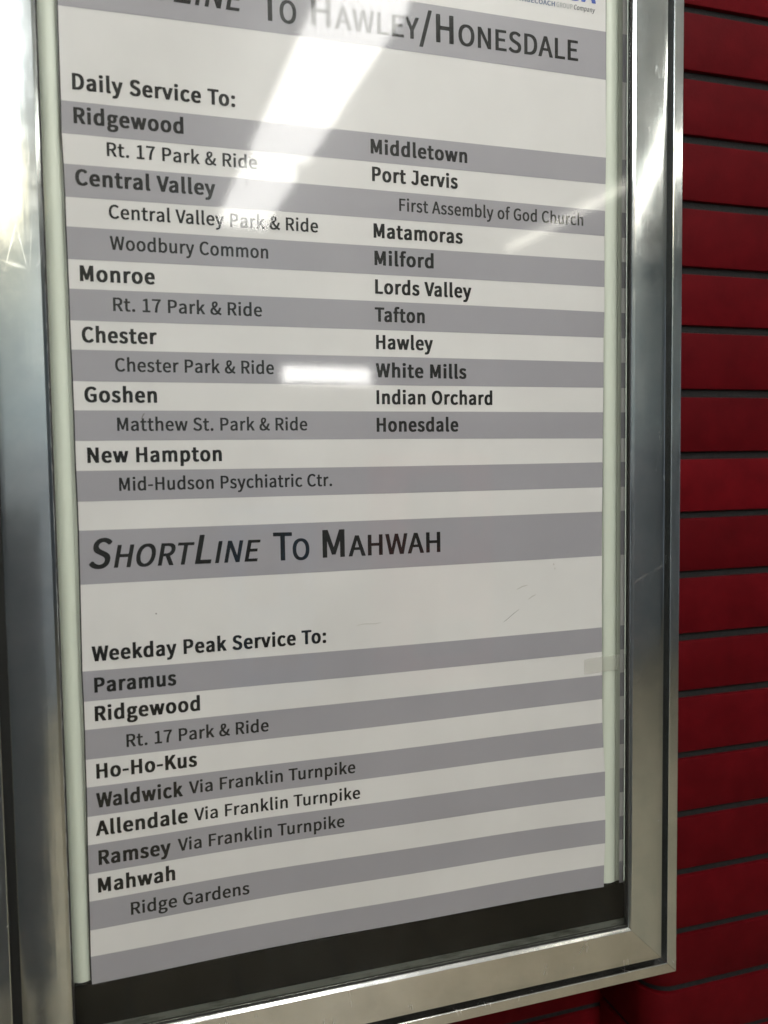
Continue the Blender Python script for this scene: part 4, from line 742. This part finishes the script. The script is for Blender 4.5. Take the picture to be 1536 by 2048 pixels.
# ------------------------------------------------------------------ tape
tape = thing('clear_tape', 'short strip of yellowed clear tape holding the right edge of the poster', 'tape')
vs, fs = [], []; K = 16
for k in range(K + 1):
    t_ = k / K; x = .5022 + (.5494 - .5022) * t_
    s_ = (x - .5312) / .0184
    y = yat(.528, 1.26) - .0006 if s_ < 0 else (.0050 - .0030 * math.sin(math.pi * min(1, s_)) ** .7 - .0007)
    y = min(y, YP - .0016)
    zc = 1.2615 + .002 * t_; hh = .0088 if k not in (0,) else .0078
    vs += [(x, y, zc + hh), (x, y, zc - hh), (x, y + .0001, zc + hh), (x, y + .0001, zc - hh)]
for k in range(K):
    q = 4 * k
    fs += [(q, q + 1, q + 5, q + 4), (q + 2, q + 6, q + 7, q + 3), (q, q + 4, q + 6, q + 2), (q + 1, q + 3, q + 7, q + 5)]
fs += [(0, 2, 3, 1), (4 * K, 4 * K + 1, 4 * K + 3, 4 * K + 2)]
o = pydata('tape_film', vs, fs, M['tape'], tape)

# ------------------------------------------------------------------ the hall the glass and steel reflect
structure(box('floor', -6, 8, -4.75, .45, -.05, 0, M['floor']))
structure(box('ceiling', -6, 8, -4.75, .45, 3.0, 3.08, M['ceiling']))
structure(box('hall_wall', -6, 8, -4.75, -4.62, 1.62, 3.0, M['hall']))
structure(box('hall_wall_dado', -6, 8, -4.76, -4.60, 0, 1.62, M['dado']))
structure(box('wall', -6, -1.31, .06, .2, 0, 3.0, M['hall']))
structure(box('wall', 1.63, 8, .06, .2, 0, 3.0, M['hall']))
structure(box('wall', -1.31, 1.63, .352, .38, 0, 3.0, M['dado']))
def ceiling_light(x0, x1, y0, y1, lens, label, grp):
    t_ = thing('ceiling_light', label, 'ceiling light', group=grp)
    box('housing', x0 - .012, x1 + .012, y0, y1, 2.955, 2.999, M['fixture'], t_, .004)
    box('lens', x0, x1, y0 + .012, y1 - .012, 2.880, 2.953, lens, t_, .008)
    return t_
G = 'fluorescent ceiling lights of the hall'
for x0, x1, nm in ((.665, .925, 'middle'), (-.95, -.305, 'left')):
    for (ya, yb, far) in ((-4.36, -3.40, 'far'), (-3.20, -1.74, 'mid'), (-1.66, -.40, 'near')):
        if nm == 'left' and far == 'near': continue
        if nm == 'left' and far == 'far':
            ceiling_light(x0, x1, ya, yb, M['warm'], 'warm toned wrap light in the left row, farthest from the case', G)
        else:
            if nm == 'left' and far == 'mid': yb = -1.8; ya = -2.86
            ceiling_light(x0, x1, ya, yb, M['lens'], 'wide white fluorescent wrap light, %s one of the %s ceiling row' % (far, nm), G)
for (ya, yb, far) in ((-4.55, -3.4, 'far'), (-3.38, -2.2, 'mid'), (-2.18, -1.0, 'near')):
    t_ = thing('ceiling_light', 'narrow bare fluorescent strip light, %s one of the right ceiling row' % far, 'ceiling light', group=G)
    box('housing', 2.56, 2.71, ya, yb, 2.94, 2.999, M['fixture'], t_, .004)
    bm = bmesh.new()
    bmesh.ops.create_cone(bm, cap_ends=True, segments=16, radius1=.022, radius2=.022, depth=(yb - ya) - .04, matrix=Matrix.Translation((2.635, (ya + yb) / 2, 2.915)) @ Matrix.Rotation(math.pi / 2, 4, 'X'))
    from_bm('tube', bm, M['tube'], t_, True)
scr = thing('added_dark_screen', 'low dark grey screen, unseen, added on the left to darken the steel reflection', 'partition')  # screen added out of view to darken the lower reflection in the left bar
box('screen_panel', -1.5, -.105, -1.64, -1.60, .06, 1.36, M['dado'], scr, .004)
box('cap_rail', -1.51, -.095, -1.65, -1.59, 1.362, 1.385, M['fixture2'], scr, .004)
for x in (-1.4, -.25): box('foot', x - .03, x + .03, -1.83, -1.41, 0, .058, M['fixture2'], scr, .004)
def machine(x0, x1, h, bodym, label):  # machines added out of view to put red and blue tints into the reflections
    t_ = thing('added_tint_machine', label, 'vending machine')
    box('body', x0, x1, -4.58, -4.02, .08, h, bodym, t_, .02)
    box('plinth', x0 + .03, x1 - .03, -4.56, -4.05, 0, .078, M['fixture2'], t_)
    box('screen', x0 + .08, x1 - .22, -4.019, -4.012, h - .55, h - .12, M['black'], t_, .003)
    box('coin_slot', x1 - .16, x1 - .08, -4.019, -4.008, h - .5, h - .3, M['fixture2'], t_, .003)
    box('tray', x0 + .1, x1 - .1, -4.019, -4.0, .3, .5, M['fixture2'], t_, .003)
machine(1.62, 2.25, 1.52, mat('red_machine_paint', (.55, .05, .05), .4)[0], 'unseen red vending machine added at the far wall to tint the reflections')
machine(.62, 1.12, 1.22, mat('blue_machine_paint', (.06, .25, .55), .4)[0], 'lower blue vending machine, unseen, added at the far wall to tint the reflections')
t_ = thing('wall_light', 'short white wall light high on the far side of the hall', 'wall light')
box('housing', 1.04, 1.64, -4.62, -4.55, 1.97, 2.10, M['fixture'], t_, .004)
box('lens', 1.055, 1.625, -4.549, -4.52, 1.982, 2.088, M['bright'], t_, .006)
